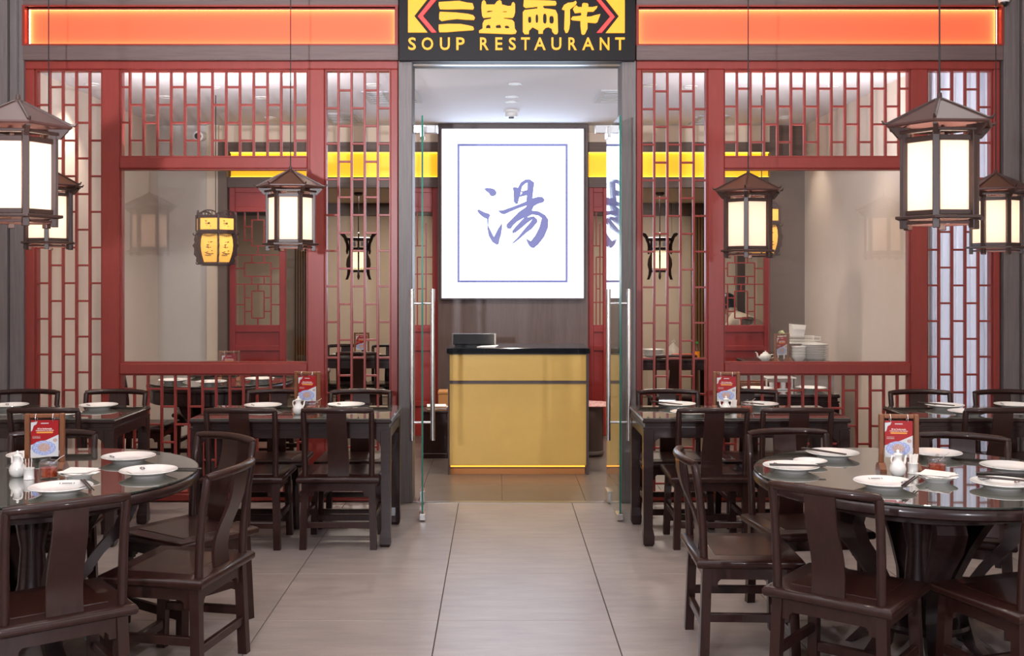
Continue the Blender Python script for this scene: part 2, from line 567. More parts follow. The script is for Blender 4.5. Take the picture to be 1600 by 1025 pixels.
# ---- front: grey columns, beams, jambs
s0 = MB()
for i, (a, b) in enumerate(((-4.3, -3.62), (-3.616, -3.48), (-3.476, -3.375))):
    s0.box(a, b, YF - (0.02 if i != 1 else 0.06), YF + 0.2, 0, 4.2, 0.004)
cl = bpy.data.objects.new('trim_7', None)
COL.objects.link(cl)
tag(cl, 'grey wood clad column at the far left of the restaurant front', 'column', kind='structure')
for i, (a, b, d) in enumerate(((-4.3, -3.62, 0.02), (-3.616, -3.48, 0.06), (-3.476, -3.375, 0.03))):
    MB().box(a, b, YF - d, YF + 0.2, 0, 4.2, 0.004).build('plank', 'grey', cl)
cr = bpy.data.objects.new('trim_8', None)
COL.objects.link(cr)
tag(cr, 'grey wood clad column at the far right of the restaurant front', 'column', kind='structure')
for i, (a, b, d) in enumerate(((3.60, 3.715, 0.03), (3.719, 3.86, 0.06), (3.864, 4.4, 0.02))):
    MB().box(a, b, YF - d, YF + 0.2, 0, 4.2, 0.004).build('plank', 'grey', cr)
fx = lambda px: (px - CX) * KF
fz = lambda py: H - (py - CY) * KF
for nm, a, b, lab in (('trim_9', 38, 623, 'left'), ('trim_10', 993, 1565, 'right')):
    struct(nm, MB().box(fx(a), fx(b), YF - 0.03, YF + 0.2, fz(95), fz(70), 0.003), 'greyh', 'grey wood beam under the %s glowing orange strip' % lab, 'beam')
    struct(nm, MB().box(fx(a), fx(b), YF - 0.03, YF + 0.2, fz(12), 4.2, 0.003), 'greyh', 'grey wood wall above the %s glowing orange strip' % lab, 'wall')
struct('trim_11', MB().box(fx(623.5), fx(645), YF - 0.05, YF + 0.2, 0, fz(96), 0.004), 'grey', 'grey wood door jamb left of the glass doors', 'jamb')
struct('trim_12', MB().box(fx(970), fx(992.5), YF - 0.05, YF + 0.2, 0, fz(96), 0.004), 'grey', 'grey wood door jamb right of the glass doors', 'jamb')


def light_strip(a, b, label):
    t = thing('light_strip', label, 'light strip', (fx((a + b) / 2), YF, fz(41)), 0, 'glowing orange strips over the lattice')
    hw, hz = (b - a) / 2 * KF, 29 * KF
    MB().box(-hw, hw, 0.05, 0.06, -hz, hz).build('panel', 'orange', t)
    fr = MB()
    fr.box(-hw - 0.02, hw + 0.02, -0.035, 0.06, hz, hz + 0.012)
    fr.box(-hw - 0.02, hw + 0.02, -0.035, 0.06, -hz - 0.012, -hz)
    fr.box(-hw - 0.02, -hw, -0.035, 0.06, -hz, hz)
    fr.box(hw, hw + 0.02, -0.035, 0.06, -hz, hz)
    fr.box(-hw, hw, 0.012, 0.019, hz - 0.011, hz).box(-hw, hw, 0.012, 0.019, -hz, -hz + 0.006)
    fr.box(-hw, -hw + 0.008, 0.012, 0.019, -hz, hz).box(hw - 0.008, hw, 0.012, 0.019, -hz, hz)
    fr.build('frame', 'red', t)
    MB().box(-hw, hw, 0.026, 0.048, hz - 0.004, hz).build('led_strip', 'ledwarm', t)
    MB().box(-hw, hw, 0.026, 0.048, -hz, -hz + 0.004).build('led_strip', 'ledwarm', t)
    MB().box(-hw, -hw + 0.004, 0.026, 0.048, -hz, hz).build('led_strip', 'ledwarm', t)
    MB().box(hw - 0.004, hw, 0.026, 0.048, -hz, hz).build('led_strip', 'ledwarm', t)


light_strip(42, 618, 'glowing orange light strip left of the black restaurant sign')
light_strip(997, 1561, 'glowing orange light strip right of the black restaurant sign')

# ---------------------------------------------------------------- lattice screens
bar_v = {}


def vbar_mesh(L):
    k = round(L, 3)
    if k not in bar_v:
        bar_v[k] = MB().box(-0.008, 0.008, -0.014, 0.014, 0, k, 0.002).mesh('vertical_bar', 'redbar')
    return bar_v[k]


def cbar_mesh(W):
    k = 'c%.3f' % W
    if k not in bar_v:
        bar_v[k] = MB().box(0, W, -0.012, 0.012, -0.007, 0.007, 0.002).mesh('cross_bar', 'redbar')
    return bar_v[k]


def lattice(par, x0, x1, y0, y1, bars, phase, first):
    """one opening (photo pixels on the front plane): vertical bars at pixel columns, cross bars every 56 px, alternating"""
    yb = YF + 0.045
    for b in bars:
        link('vertical_bar', vbar_mesh((y1 - y0) * KF), par, (fx(b), yb, fz(y1)))
    ed = [x0] + list(bars) + [x1]
    for c in range(len(ed) - 1):
        off = phase if (c + first) % 2 == 0 else phase + 28
        k = math.ceil((y0 + 6 - off) / 56.0)
        while off + 56 * k < y1 - 6:
            link('cross_bar', cbar_mesh((ed[c + 1] - ed[c]) * KF), par, (fx(ed[c]), yb, fz(off + 56 * k)))
            k += 1


def screen(xs, label, mid_bars, low_bars, pA, pM, pC, mirror):
    """xs: outer, opening a0,a1, b0,b1, c0,c1, outer (pixels left to right)"""
    o0, a0, a1, b0, b1, c0, c1, o1 = xs
    t = thing('lattice_screen', label, 'screen', (0, 0, 0))
    y0, y1 = YF, YF + 0.09
    bx = lambda n, l, r, tt, bb, d=0.0: MB().box(fx(l), fx(r), y0 + d, y1, fz(bb), fz(tt), 0.006).build(n, 'red', t)
    bx('rail', o0, o1, 95, 108)
    bx('rail', o0, o1, 772, 783.5)
    for l, r in ((o0, a0), (a1, b0), (b1, c0), (c1, o1)):
        bx('stile', l, r, 108, 772, 0.0)
    bx('rail', b0, b1, 245, 263, 0.004)
    bx('rail', b0, b1, 568, 585, 0.004)
    # inner moulding of each opening
    for (l, r, tt, bb) in ((a0, a1, 108, 772), (b0, b1, 108, 245), (b0, b1, 263, 568), (b0, b1, 585, 772), (c0, c1, 108, 772)):
        m_ = MB()
        d0, d1, w_ = y0 + 0.025, y1 - 0.005, 2.2
        m_.box(fx(l), fx(l + w_), d0, d1, fz(bb), fz(tt))
        m_.box(fx(r - w_), fx(r), d0, d1, fz(bb), fz(tt))
        m_.box(fx(l + w_), fx(r - w_), d0, d1, fz(tt + w_), fz(tt))
        m_.box(fx(l + w_), fx(r - w_), d0, d1, fz(bb), fz(bb - w_))
        m_.build('moulding', 'red', t)
    sp = (a1 - a0) / 5.0
    lattice(t, a0, a1, 110, 770, [a0 + sp * i for i in range(1, 5)], pA, 1)
    sp = (c1 - c0) / 5.0
    lattice(t, c0, c1, 110, 770, [c0 + sp * i for i in range(1, 5)], pC, 1)
    lattice(t, b0, b1, 110, 243, mid_bars, pM, 0 if not mirror else 1)
    lattice(t, b0, b1, 587, 770, low_bars, pM + 28 * 17 - 2, 0 if not mirror else 1)
    MB().box(fx(b0 + 2), fx(b1 - 2), YF + 0.05, YF + 0.058, fz(566), fz(265)).build('window_pane', 'glass', t)
    return t


screen((38, 53, 158, 186, 480, 507, 610, 622), 'red timber lattice screen with a window left of the glass doors',
       [200 + 21.6 * k for k in range(13)], [207 + 21.4 * k for k in range(13)], 134.5, 134.5, 139.6, False)
screen((993, 1003, 1106, 1132, 1424, 1450, 1553, 1563), 'red timber lattice screen with a window right of the glass doors',
       [1153.5 + 21.2 * k for k in range(13)], [1151 + 21.2 * k for k in range(13)], 141, 137, 138, True)

# white sheer curtain behind the right-hand lattice panel
n = 60
cu_v = [(3.06 + 0.62 * i / n, 7.84 + 0.018 * math.sin(i * 1.25) + 0.008 * math.sin(i * 0.7)) for i in range(n + 1)]
poly = cu_v + [(x, y + 0.006) for x, y in reversed(cu_v)]
tag(MB().prism(poly, 0.02, 3.12, 'z').build('sheer_curtain', 'curtain', None, 60), 'white pleated sheer curtain behind the rightmost lattice panel', 'curtain')

# ---------------------------------------------------------------- transom and glass doors
tr_ = tag(MB().box(fx(645), fx(970), YF + 0.05, YF + 0.062, fz(205), fz(97)).build('window_1', 'glass', None), 'clear glass transom above the open glass doors', 'window', kind='structure')
MB().box(fx(645), fx(970), YF + 0.03, YF + 0.08, fz(100), fz(96)).build('header_channel', 'brushed', tr_)
for a, b in ((645, 684), (931, 970)):
    MB().box(fx(a), fx(b), YF + 0.035, YF + 0.077, fz(207), fz(194), 0.003).build('patch_fitting', 'chrome', tr_)


def glass_door(name, piv, end, label, side):
    d = Vector((end[0] - piv[0], end[1] - piv[1], 0))
    L = d.length
    ang = math.atan2(d.y, d.x)
    t = thing(name, label, 'glass door', (piv[0], piv[1], 0), ang)
    t['kind'] = 'structure'
    zt = 2.665
    MB().box(0, L - 0.004, -0.006, 0.006, 0.015, zt).build('pane', 'doorglass', t)
    MB().box(L - 0.004, L, -0.006, 0.006, 0.015, zt).build('glass_edge', 'glassgreen', t)
    for x0, x1, z0, z1 in ((0, 0.16, 0.012, 0.09), (0, 0.16, zt - 0.07, zt + 0.005)):
        MB().box(x0, x1, -0.018, 0.018, z0, z1, 0.003).build('patch_fitting', 'chrome', t)
    MB().box(L - 0.10, L + 0.004, -0.020, 0.020, 0.006, 0.05, 0.004).build('corner_lock', 'chrome', t)
    xh = L - 0.085
    for sgn in (-1, 1):
        h = MB()
        h.tube([(xh, sgn * 0.068, 0.52), (xh, sgn * 0.068, 1.525)], 0.0155, 14)
        hh = h.build('pull_handle', 'chrome', t, 40)
        for z in (0.64, 1.43):
            MB().tube([(xh, sgn * 0.004, z), (xh, sgn * 0.068, z)], 0.008, 10).build('standoff', 'chrome', hh, 40)
    return t


glass_door('door_1', (-0.546, 7.70), (-0.496, 7.0), 'left clear glass door swung open towards the viewer', 1)
glass_door('door_2', (0.790, 7.70), (0.803, 7.0), 'right clear glass door swung open towards the viewer', -1)

# ---------------------------------------------------------------- restaurant sign
YS = 7.52
KS = YS / F
sx = lambda px: (px - CX) * KS
sz = lambda py: H - (py - CY) * KS
sg = thing('restaurant_sign', 'black sign with lit yellow Chinese characters reading SOUP RESTAURANT above the doorway', 'sign', (sx(808), YS, sz(95)))
ox, oz = sx(808), sz(95)
MB().box(sx(623) - ox, sx(993) - ox, 0.0, 0.28, 0, 1.0, 0.004).build('board', 'black', sg)
SU = 120.0 / 1538


def sign_part(name, loops, x0, m):
    L = [[(sx(x0 + u * SU) - ox, sz(v * SU) - oz) for u, v in lp] for lp in loops]
    me = outline_mesh(name, L, m, 0.016)
    link(name, me, sg, (0, -0.007, 0))


def oval(u0, u1, v0, v1, n=10):
    return [((u0 + u1) / 2 + (u1 - u0) / 2 * math.copysign(abs(math.cos(a)) ** 0.7, math.cos(a)), (v0 + v1) / 2 + (v1 - v0) / 2 * math.copysign(abs(math.sin(a)) ** 0.7, math.sin(a)))
            for a in [2 * PI * i / n for i in range(n)]]


sign_part('yellow_block', [[(100, -8), (484, -8), (222, 327), (488, 655), (100, 655)]], 630, 'signyellow')
sign_part('red_chevron', [[(568, -8), (674, -8), (395, 327), (668, 655), (570, 655), (298, 335)]], 630, 'signred')
sign_part('character', [[(715, 50), (900, 38), (1120, 25), (1270, 60), (1390, 75), (1418, 160), (1400, 198), (1180, 188), (900, 195), (735, 190), (712, 110)],
                        [(735, 245), (1050, 258), (1290, 285), (1400, 312), (1438, 360), (1420, 405), (1250, 400), (1080, 385), (900, 405), (770, 428), (722, 390), (722, 300)],
                        [(715, 500), (900, 485), (1150, 488), (1300, 515), (1400, 540), (1420, 590), (1400, 610), (1100, 630), (860, 650), (725, 650), (712, 600)]], 630, 'signyellow')
sign_part('character', [[(165, 60), (185, 22), (215, 15), (240, 40), (255, 100), (420, 100), (470, 35), (520, 12), (555, 30), (570, 100), (690, 130), (750, 125), (770, 65), (800, 50), (830, 90),
                         (832, 250), (810, 330), (780, 365), (610, 362), (600, 380), (770, 405), (815, 450), (825, 580), (862, 635), (840, 680), (760, 690), (110, 665), (110, 620), (180, 580), (180, 480),
                         (215, 410), (345, 384), (355, 350), (200, 365), (170, 320), (155, 150)],
                        [(262, 240), (300, 218), (380, 222), (370, 245), (270, 258)], [(582, 240), (620, 230), (665, 232), (660, 252), (590, 254)],
                        [(245, 575), (255, 520), (290, 500), (330, 510), (342, 575)], [(438, 545), (460, 510), (530, 500), (552, 545), (545, 572), (460, 572)],
                        [(617, 545), (640, 518), (690, 520), (718, 552), (710, 575), (640, 575)]], 740, 'signyellow')
sign_part('character', [[(1005, 10), (1500, 20), (1640, 30), (1660, 80), (1640, 115), (1400, 120), (1385, 150), (1420, 180), (1538, 190), (1640, 210), (1680, 300), (1690, 650), (1670, 690), (1620, 690),
                         (1575, 640), (1565, 580), (1500, 550), (1440, 565), (1390, 620), (1385, 680), (1300, 680), (1295, 610), (1180, 550), (1110, 620), (1105, 690), (1020, 690), (985, 640), (985, 250),
                         (1020, 210), (1275, 180), (1280, 140), (1040, 165), (995, 130)],
                        oval(1090, 1155, 335, 470), oval(1240, 1293, 290, 472), oval(1388, 1462, 275, 485), oval(1515, 1605, 320, 485)], 740, 'signyellow')
sign_part('character', [[(230, 185), (270, 110), (350, 65), (450, 55), (505, 25), (525, 60), (510, 100), (390, 195), (390, 480), (375, 590), (345, 660), (305, 665), (275, 590), (285, 210), (240, 200)],
                        [(450, 190), (480, 140), (520, 115), (555, 150), (630, 150), (635, 85), (660, 68), (740, 75), (758, 100), (755, 150), (840, 150), (940, 128), (930, 165), (860, 240), (740, 240),
                         (720, 345), (800, 340), (900, 310), (1000, 290), (940, 450), (900, 470), (740, 455), (740, 580), (690, 690), (650, 705), (620, 680), (600, 520), (600, 425), (440, 410), (410, 385),
                         (440, 340), (600, 325), (620, 300), (610, 255), (490, 270)]], 860, 'signyellow')
sign_part('red_chevron', [[(915, -8), (993, -8), (1285, 345), (1025, 660), (925, 660), (1195, 340)]], 860, 'signred')
sign_part('yellow_block', [[(1105, -8), (1485, -8), (1485, 665), (1105, 665), (1370, 330)]], 860, 'signyellow')
for ch, a, b in (('S', 638, 650), ('O', 659, 677), ('U', 687.5, 703), ('P', 713, 726), ('R', 750, 763.5), ('E', 774, 785), ('S', 795, 806), ('T', 814, 828), ('A', 834.5, 852.5),
                 ('U', 861.5, 877), ('R', 888, 901), ('A', 909.5, 928), ('N', 937, 952), ('T', 961, 976)):
    me = text_mesh('letter', ch, 'signyellow', 0.014, (sx(a) - ox, sx(b) - ox, sz(78.5) - oz, sz(59) - oz), 0.012)
    link('letter', me, sg, (0, -0.006, 0))

# ---------------------------------------------------------------- centre panel with the lightbox
struct('wall_back', MB().box(PX(684, 10.66), PX(919, 10.66), 10.66, 10.85, 0, ZC, 0.003), 'brownwood', 'brown wood panel wall carrying the big white lightbox behind the counter', 'wall')
YB = 10.60
lb = thing('lightbox_sign', 'large white lightbox with a blue brush character on the brown panel', 'lightbox', (PX(801, YB), YB, PZ(466, YB)))
bx0, bz0 = PX(801, YB), PZ(466, YB)
lx = lambda px: PX(px, YB) - bx0
lz = lambda py: PZ(py, YB) - bz0
MB().box(lx(688), lx(914), 0.0, 0.06, lz(468), lz(199), 0.004).build('case', 'frameb', lb)
face = MB().box(lx(690.5), lx(911.5), -0.012, -0.0005, lz(465.5), lz(202)).build('face', 'lightbox', lb)
link('border_line', outline_mesh('border_line', [[(lx(a), lz(c)) for a, c in ((714.5, 225), (887, 225), (887, 441.5), (714.5, 441.5))],
                                                [(lx(a), lz(c)) for a, c in ((718.2, 228.6), (883.4, 228.6), (883.4, 437.9), (718.2, 437.9))]], 'brush', 0.003), face, (0, -0.0138, 0))
TU = 130.0 / 1025


def tang(loops):
    return [[(lx(740 + u * TU), lz(270 + v * TU)) for u, v in lp] for lp in loops]


link('brush_character', outline_mesh('brush_character', tang([
    [(128, 195), (160, 187), (215, 190), (260, 205), (285, 240), (275, 275), (240, 292), (210, 285), (185, 250), (150, 225)],
    [(40, 465), (65, 452), (130, 485), (190, 505), (208, 525), (190, 555), (185, 600), (180, 650), (250, 790), (300, 690), (345, 622), (355, 650), (340, 760), (318, 830), (312, 880), (285, 888), (230, 855),
     (185, 775), (168, 680), (165, 570), (120, 550), (70, 510)],
    [(478, 188), (500, 175), (545, 185), (580, 120), (640, 82), (690, 80), (748, 120), (738, 200), (725, 315), (800, 295), (850, 300), (876, 335), (860, 365), (790, 385), (740, 415), (718, 465), (800, 475),
     (880, 520), (922, 580), (915, 680), (870, 790), (800, 880), (745, 928), (705, 922), (670, 880), (640, 805), (705, 842), (760, 770), (810, 670), (838, 560), (800, 530), (720, 515), (660, 548), (690, 545),
     (740, 535), (785, 575), (788, 605), (720, 690), (650, 740), (560, 820), (500, 865), (462, 878), (540, 800), (620, 700), (690, 620), (722, 575), (660, 620), (590, 680), (520, 735), (485, 748), (470, 725),
     (520, 660), (620, 555), (540, 600), (490, 645), (460, 690), (420, 690), (400, 660), (410, 630), (480, 560), (560, 480), (640, 425), (655, 405), (560, 435), (430, 490), (380, 515), (340, 505), (293, 468),
     (360, 462), (450, 430), (560, 390), (648, 352), (655, 280), (565, 300), (545, 380), (525, 390), (495, 360), (492, 230)],
    [(585, 225), (600, 170), (640, 132), (662, 125), (660, 212), (600, 228)], [(575, 275), (582, 235), (600, 250)]]), 'brush', 0.003), face, (0, -0.0138, 0))

# ---------------------------------------------------------------- yellow light band over the partition
for a, b, lab in ((360, 683, 'left'), (920, 1201, 'right')):
    x0, x1 = PX(a, YP), PX(b, YP)
    t = thing('light_band', 'long glowing yellow light band %s of the white lightbox' % lab, 'light band', ((x0 + x1) / 2, YP, 2.617), 0, 'yellow light bands of the dining room')
    hw = (x1 - x0) / 2
    MB().box(-hw, hw, 0.02, 0.06, 0, 0.253).build('panel', 'yellow', t)
    MB().box(-hw, hw, -0.01, 0.02, 0.245, 0.253).build('led_strip', 'ledyellow', t)
    MB().box(-hw, hw, -0.01, 0.02, 0, 0.006).build('led_strip', 'ledyellow', t)

# ---------------------------------------------------------------- red lattice partition doors of the back room
kp = YP / F


def partition_door(a, b, label, segs, op=None):
    xa, xb = PX(a, YP), PX(b, YP)
    cx = (xa + xb) / 2
    t = thing('lattice_door', label, 'partition', (cx, YP, 0), 0, 'red lattice partition doors of the back room')
    hw = (xb - xa) / 2
    st = 0.062
    z_h, z_l1, z_l0 = PZ(293, YP), PZ(331, YP), PZ(508, YP)
    MB().box(-hw, -hw + st, 0, 0.06, 0, z_h, 0.004).build('stile', 'redin', t)
    MB().box(hw - st, hw, 0, 0.06, 0, z_h, 0.004).build('stile', 'redin', t)
    for z0, z1 in ((z_h - 0.05, z_h), (z_l1, z_l1 + 0.05), (z_l0 - 0.07, z_l0), (PZ(548, YP), PZ(540, YP)), (0, 0.12), (0.30, 0.35)):
        MB().box(-hw + st, hw - st, 0.002, 0.058, z0, z1, 0.003).build('rail', 'redin', t)
    for z0, z1 in ((z_l1 + 0.05, z_h - 0.05), (PZ(540, YP), z_l0 - 0.07), (0.35, PZ(548, YP)), (0.12, 0.30)):
        MB().box(-hw + st, hw - st, 0.024, 0.04, z0, z1).build('panel', 'redin', t)
    # irregular thin lattice: segments in units of the opening
    W, Hh = 2 * (hw - st), z_l1 - z_l0
    for (u0, v0, u1, v1) in segs:
        x0, x1 = -hw + st + u0 * W, -hw + st + u1 * W
        z0, z1 = z_l1 - v0 * Hh, z_l1 - v1 * Hh
        if abs(u1 - u0) < 1e-6:
            MB().box(x0 - 0.006, x0 + 0.006, 0.022, 0.038, min(z0, z1), max(z0, z1)).build('lattice_bar', 'redin', t)
        else:
            MB().box(min(x0, x1), max(x0, x1), 0.023, 0.037, z0 - 0.006, z0 + 0.006).build('lattice_bar', 'redin', t)
    return t


def hseg(v, *us):
    return [(us[i], v, us[i + 1], v) for i in range(0, len(us), 2)]


def vseg(u, *vs_):
    return [(u, vs_[i], u, vs_[i + 1]) for i in range(0, len(vs_), 2)]


S1 = (vseg(.20, 0, .26, .64, 1) + vseg(.36, .07, .30) + vseg(.64, .07, .30) + hseg(.07, .36, .64) + hseg(.30, .36, .64) + vseg(.5, 0, .07, .30, .38) + hseg(.13, .20, .36, .64, .80) + hseg(.25, .20, .36, .64, .80)
      + vseg(.80, 0, .13, .45, 1) + hseg(.38, 0, 1) + vseg(.64, .38, .45) + vseg(.36, .38, .45) + hseg(.45, .2, .80) + hseg(.57, .2, .80) + vseg(.20, .45, .57) + vseg(.36, .57, .64) + vseg(.64, .57, .64)
      + hseg(.64, 0, 1) + vseg(.36, .70, .94) + vseg(.64, .70, .94) + hseg(.70, .36, .64) + hseg(.94, .36, .64) + vseg(.5, .64, .70, .94, 1) + hseg(.76, .20, .36, .64, .80) + hseg(.88, .20, .36, .64, .80)
      + hseg(.50, 0, .20, .80, 1) + hseg(.82, 0, .20, .80, 1))
partition_door(358, 446, 'red lattice partition door behind the left window', S1)
partition_door(632, 685, 'narrow red lattice partition door left of the brown lightbox wall', vseg(.3, 0, .3, .4, 1) + vseg(.7, .1, 1) + hseg(.3, 0, .7) + hseg(.4, .3, 1) + hseg(.55, 0, 1) + hseg(.68, .3, .7) + hseg(.8, 0, 1))
partition_door(918, 952, 'narrow red lattice partition door right of the brown lightbox wall', vseg(.3, 0, .3, .4, 1) + vseg(.7, .1, 1) + hseg(.3, 0, .7) + hseg(.4, .3, 1) + hseg(.55, 0, 1) + hseg(.68, .3, .7) + hseg(.8, 0, 1))
partition_door(1114, 1204, 'red lattice partition door behind the right window', S1)
# back-room drapes
for px, wd, lab in ((472, .10, 'left'), (1094, .12, 'right')):
    x = PX(px, 14.2)
    pts = [(x - wd + 2 * wd * i / 24, 14.2 + 0.02 * math.sin(i * 1.6)) for i in range(25)]
    tag(MB().prism(pts + [(a, b + 0.01) for a, b in reversed(pts)], 0.0, 2.44).build('drape', 'browncurtain', None, 60), 'brown drape on the far wall seen through the %s inner lattice' % lab, 'drape')
tag(MB().box(PX(1150, 13), PX(1163, 13), 12.95, 13.05, 0, 2.6, 0.006).build('back_room_post', 'darkwood', None), 'slim dark post in the back room behind the right partition door', 'post')

# ---------------------------------------------------------------- ceiling fittings


def downlight(px, py, lit, label, power=0, cone=1.1, z=ZC):
    Y = min(10.25, (z - H) * F / (CY - py))
    t = thing('downlight', label, 'downlight', (PX(px, Y), Y, z), 0, 'downlights in the dining room ceiling')
    MB().lathe([(0.055, 0), (0.055, -0.006), (0.046, -0.008), (0.042, -0.004)], 20).build('ring', 'whiteplastic', t, 40)
    MB().lathe([(0.0, -0.003), (0.042, -0.0035)], 20).build('lens', 'downlight' if lit else 'downoff', t)
    if power:
        l = lamp('downlight_beam', 'SPOT', (0, 0, -0.012), power, (1.0, 0.86, 0.70), radius=0.03, spot=cone, blend=0.7)
        l.parent = t
        l.location = (0, 0, -0.012)


downlight(144, 131, True, 'lit downlight nearest the left side wall', 70, 1.7)
downlight(259, 151, False, 'dark recessed downlight over the left window, nearest the side wall')
downlight(334, 136, False, 'dark recessed downlight high over the middle of the left window')
downlight(232, 180, False, 'dark recessed downlight low over the left window near the side wall')
downlight(409, 152, False, 'dark recessed downlight over the right part of the left window')
downlight(422, 204, True, 'lit downlight low over the left window close to the yellow band', 60, 1.7)
downlight(583, 132, True, 'lit downlight beside the left door jamb', 120, 2.5)
downlight(805, 131, True, 'lit downlight in the middle of the doorway ceiling', 110, 2.5)
downlight(800, 151, False, 'round white ceiling disc behind the lit doorway downlight')
downlight(799, 159, False, 'round white ceiling disc just before the smoke detector')
downlight(1015, 133, True, 'lit downlight beside the right door jamb', 120, 2.5)
downlight(1079, 135, False, 'dark recessed downlight over the right inner lattice panel')
downlight(1207, 121, False, 'dark recessed downlight nearest the right window lattice')
downlight(1303, 133, False, 'dark recessed downlight over the right window by the side wall', 45, 1.3)
downlight(1094, 206, True, 'lit downlight close to the right yellow band', 60, 1.7)
downlight(1225, 211, True, 'lit downlight over the dark timber wall on the right', 45, 1.5)
downlight(1229, 182, False, 'dark recessed downlight over the middle of the right window')
Yd = (ZC - H) * F / (CY - 172)
t = thing('smoke_detector', 'white round smoke detector on the ceiling before the lightbox', 'smoke detector', (PX(799, Yd), Yd, ZC))
MB().lathe([(0.068, 0), (0.068, -0.022), (0.058, -0.03), (0.058, -0.05), (0.05, -0.062), (0.028, -0.066)], 24).build('housing', 'whiteplastic', t, 35)
MB().lathe([(0.026, -0.0662), (0.022, -0.078), (0.0, -0.08)], 16).build('sensor', 'downoff', t, 35)


def vent(pa, pb, py, label):
    Y = (ZC - H) * F / (CY - py)
    xa, xb = PX(pa, Y), PX(pb, Y)
    t = thing('ceiling_vent', label, 'air vent', ((xa + xb) / 2, Y, ZC), 0, 'square air vents in the dining room ceiling')
    hw = (xb - xa) / 2
    d = 0.30
    fr = MB()
    fr.box(-hw, hw, -d, -d + 0.04, -0.012, 0).box(-hw, hw, d - 0.04, d, -0.012, 0).box(-hw, -hw + 0.04, -d + 0.04, d - 0.04, -0.012, 0).box(hw - 0.04, hw, -d + 0.04, d - 0.04, -0.012, 0)
    fr.build('frame', 'vent', t)
    MB().box(-hw + 0.04, hw - 0.04, -d + 0.04, d - 0.04, -0.003, -0.0005).build('opening', 'ventdark', t)
    for i in range(5):
        y = -d + 0.09 + i * 0.1
        MB().box(-hw + 0.04, hw - 0.04, y, y + 0.045, -0.011, -0.004).build('blade', 'vent', t)


vent(507, 563, 184, 'ceiling vent behind the left inner lattice panel near the yellow band')
vent(572, 612, 152, 'ceiling vent behind the left inner lattice panel beside the door jamb')
vent(628, 656, 150, 'ceiling vent at the left edge of the doorway ceiling')
vent(934, 985, 150, 'ceiling vent at the right edge of the doorway ceiling')
vent(1084, 1132, 187, 'ceiling vent behind the right inner lattice panel')
t = thing('security_camera', 'small white security camera on the wall behind the left lattice', 'camera', (PX(313, 10.7), 10.72, PZ(212, 10.7)))
MB().box(-0.03, 0.03, 0.03, 0.08, -0.02, 0.03, 0.006).build('bracket', 'whiteplastic', t)
MB().tube([(0, 0.03, 0), (0.01, -0.14, -0.02)], 0.05, 16).build('body', 'whiteplastic', t, 40)
MB().tube([(0.01, -0.141, -0.02), (0.0105, -0.15, -0.021)], 0.032, 16).build('lens', 'blackplastic', t, 40)
t = thing('security_camera', 'small dome security camera at the top right corner of the front', 'camera', (PX(1571, 7.5), 7.52, PZ(-4, 7.5)))
MB().box(-0.035, 0.035, -0.02, 0.065, 0.01, 0.05, 0.006).build('bracket', 'whiteplastic', t)
MB().lathe([(0.038, 0.01), (0.038, -0.02), (0.033, -0.03)], 18).build('collar', 'whiteplastic', t, 40)
MB().lathe([(0.030, -0.028), (0.027, -0.045), (0.015, -0.058), (0.0, -0.061)], 18).build('dome', 'blackplastic', t, 40)

# ================================================================ COUNTER
YC = 8.66
cxa, cxb = PX(700, YC), PX(920, YC)
ct = thing('reception_counter', 'yellow panelled reception counter with a black stone top in the doorway', 'counter', ((cxa + cxb) / 2, YC, 0))
hw = (cxb - cxa) / 2
MB().box(-hw + 0.005, hw - 0.005, 0.025, 0.55, 0.05, 0.985, 0.003).build('body', 'frameb', ct)
zd = PZ(597.5, YC)
MB().box(-hw + 0.012, hw - 0.02, 0.012, 0.025, zd + 0.012, 0.975, 0.002).build('front_panel', 'counteryellow', ct)
MB().box(-hw + 0.012, hw - 0.02, 0.012, 0.025, 0.075, zd - 0.012, 0.002).build('front_panel', 'counteryellow', ct)
for a, b in ((-hw, -hw + 0.012), (hw - 0.02, hw)):
    MB().box(a, b, 0.004, 0.03, 0.0, 0.985).build('edge_trim', 'frameb', ct)
MB().box(-hw + 0.012, hw - 0.02, 0.004, 0.025, zd - 0.011, zd + 0.011).build('edge_trim', 'frameb', ct)
MB().box(-hw - 0.01, hw + 0.01, -0.02, 0.6, 0.985, 1.03, 0.004).build('stone_top', 'stone', ct)
MB().box(-hw + 0.02, hw - 0.03, 0.03, 0.05, 0.0, 0.06).build('plinth', 'cardboard', ct)
MB().box(-hw + 0.02, hw - 0.03, 0.016, 0.03, 0.062, 0.072).build('led_strip', 'ledcounter', ct)
t = thing('cash_register_screen', 'low black till screen on the left of the reception counter', 'screen', (PX(740, 8.85), 8.85, 1.03))
MB().box(-0.16, 0.16, 0.06, 0.24, 0, 0.012, 0.004).build('base', 'blackplastic', t)
MB().add([(-0.185, 0.05, 0.012), (0.185, 0.05, 0.012), (0.185, 0.12, 0.10), (-0.185, 0.12, 0.10), (-0.185, 0.08, 0.012), (0.185, 0.08, 0.012), (0.185, 0.15, 0.10), (-0.185, 0.15, 0.10)],
         [(0, 1, 2, 3), (5, 4, 7, 6), (0, 4, 5, 1), (3, 2, 6, 7), (0, 3, 7, 4), (1, 5, 6, 2)]).build('display', 'blackplastic', t)
MB().add([(-0.172, 0.0475, 0.017), (0.172, 0.0475, 0.017), (0.172, 0.112, 0.095), (-0.172, 0.112, 0.095), (-0.172, 0.052, 0.017), (0.172, 0.052, 0.017), (0.172, 0.116, 0.095), (-0.172, 0.116, 0.095)],
         [(0, 1, 2, 3), (5, 4, 7, 6), (0, 4, 5, 1), (3, 2, 6, 7), (0, 3, 7, 4), (1, 5, 6, 2)]).build('screen_glass', 'stone', t)
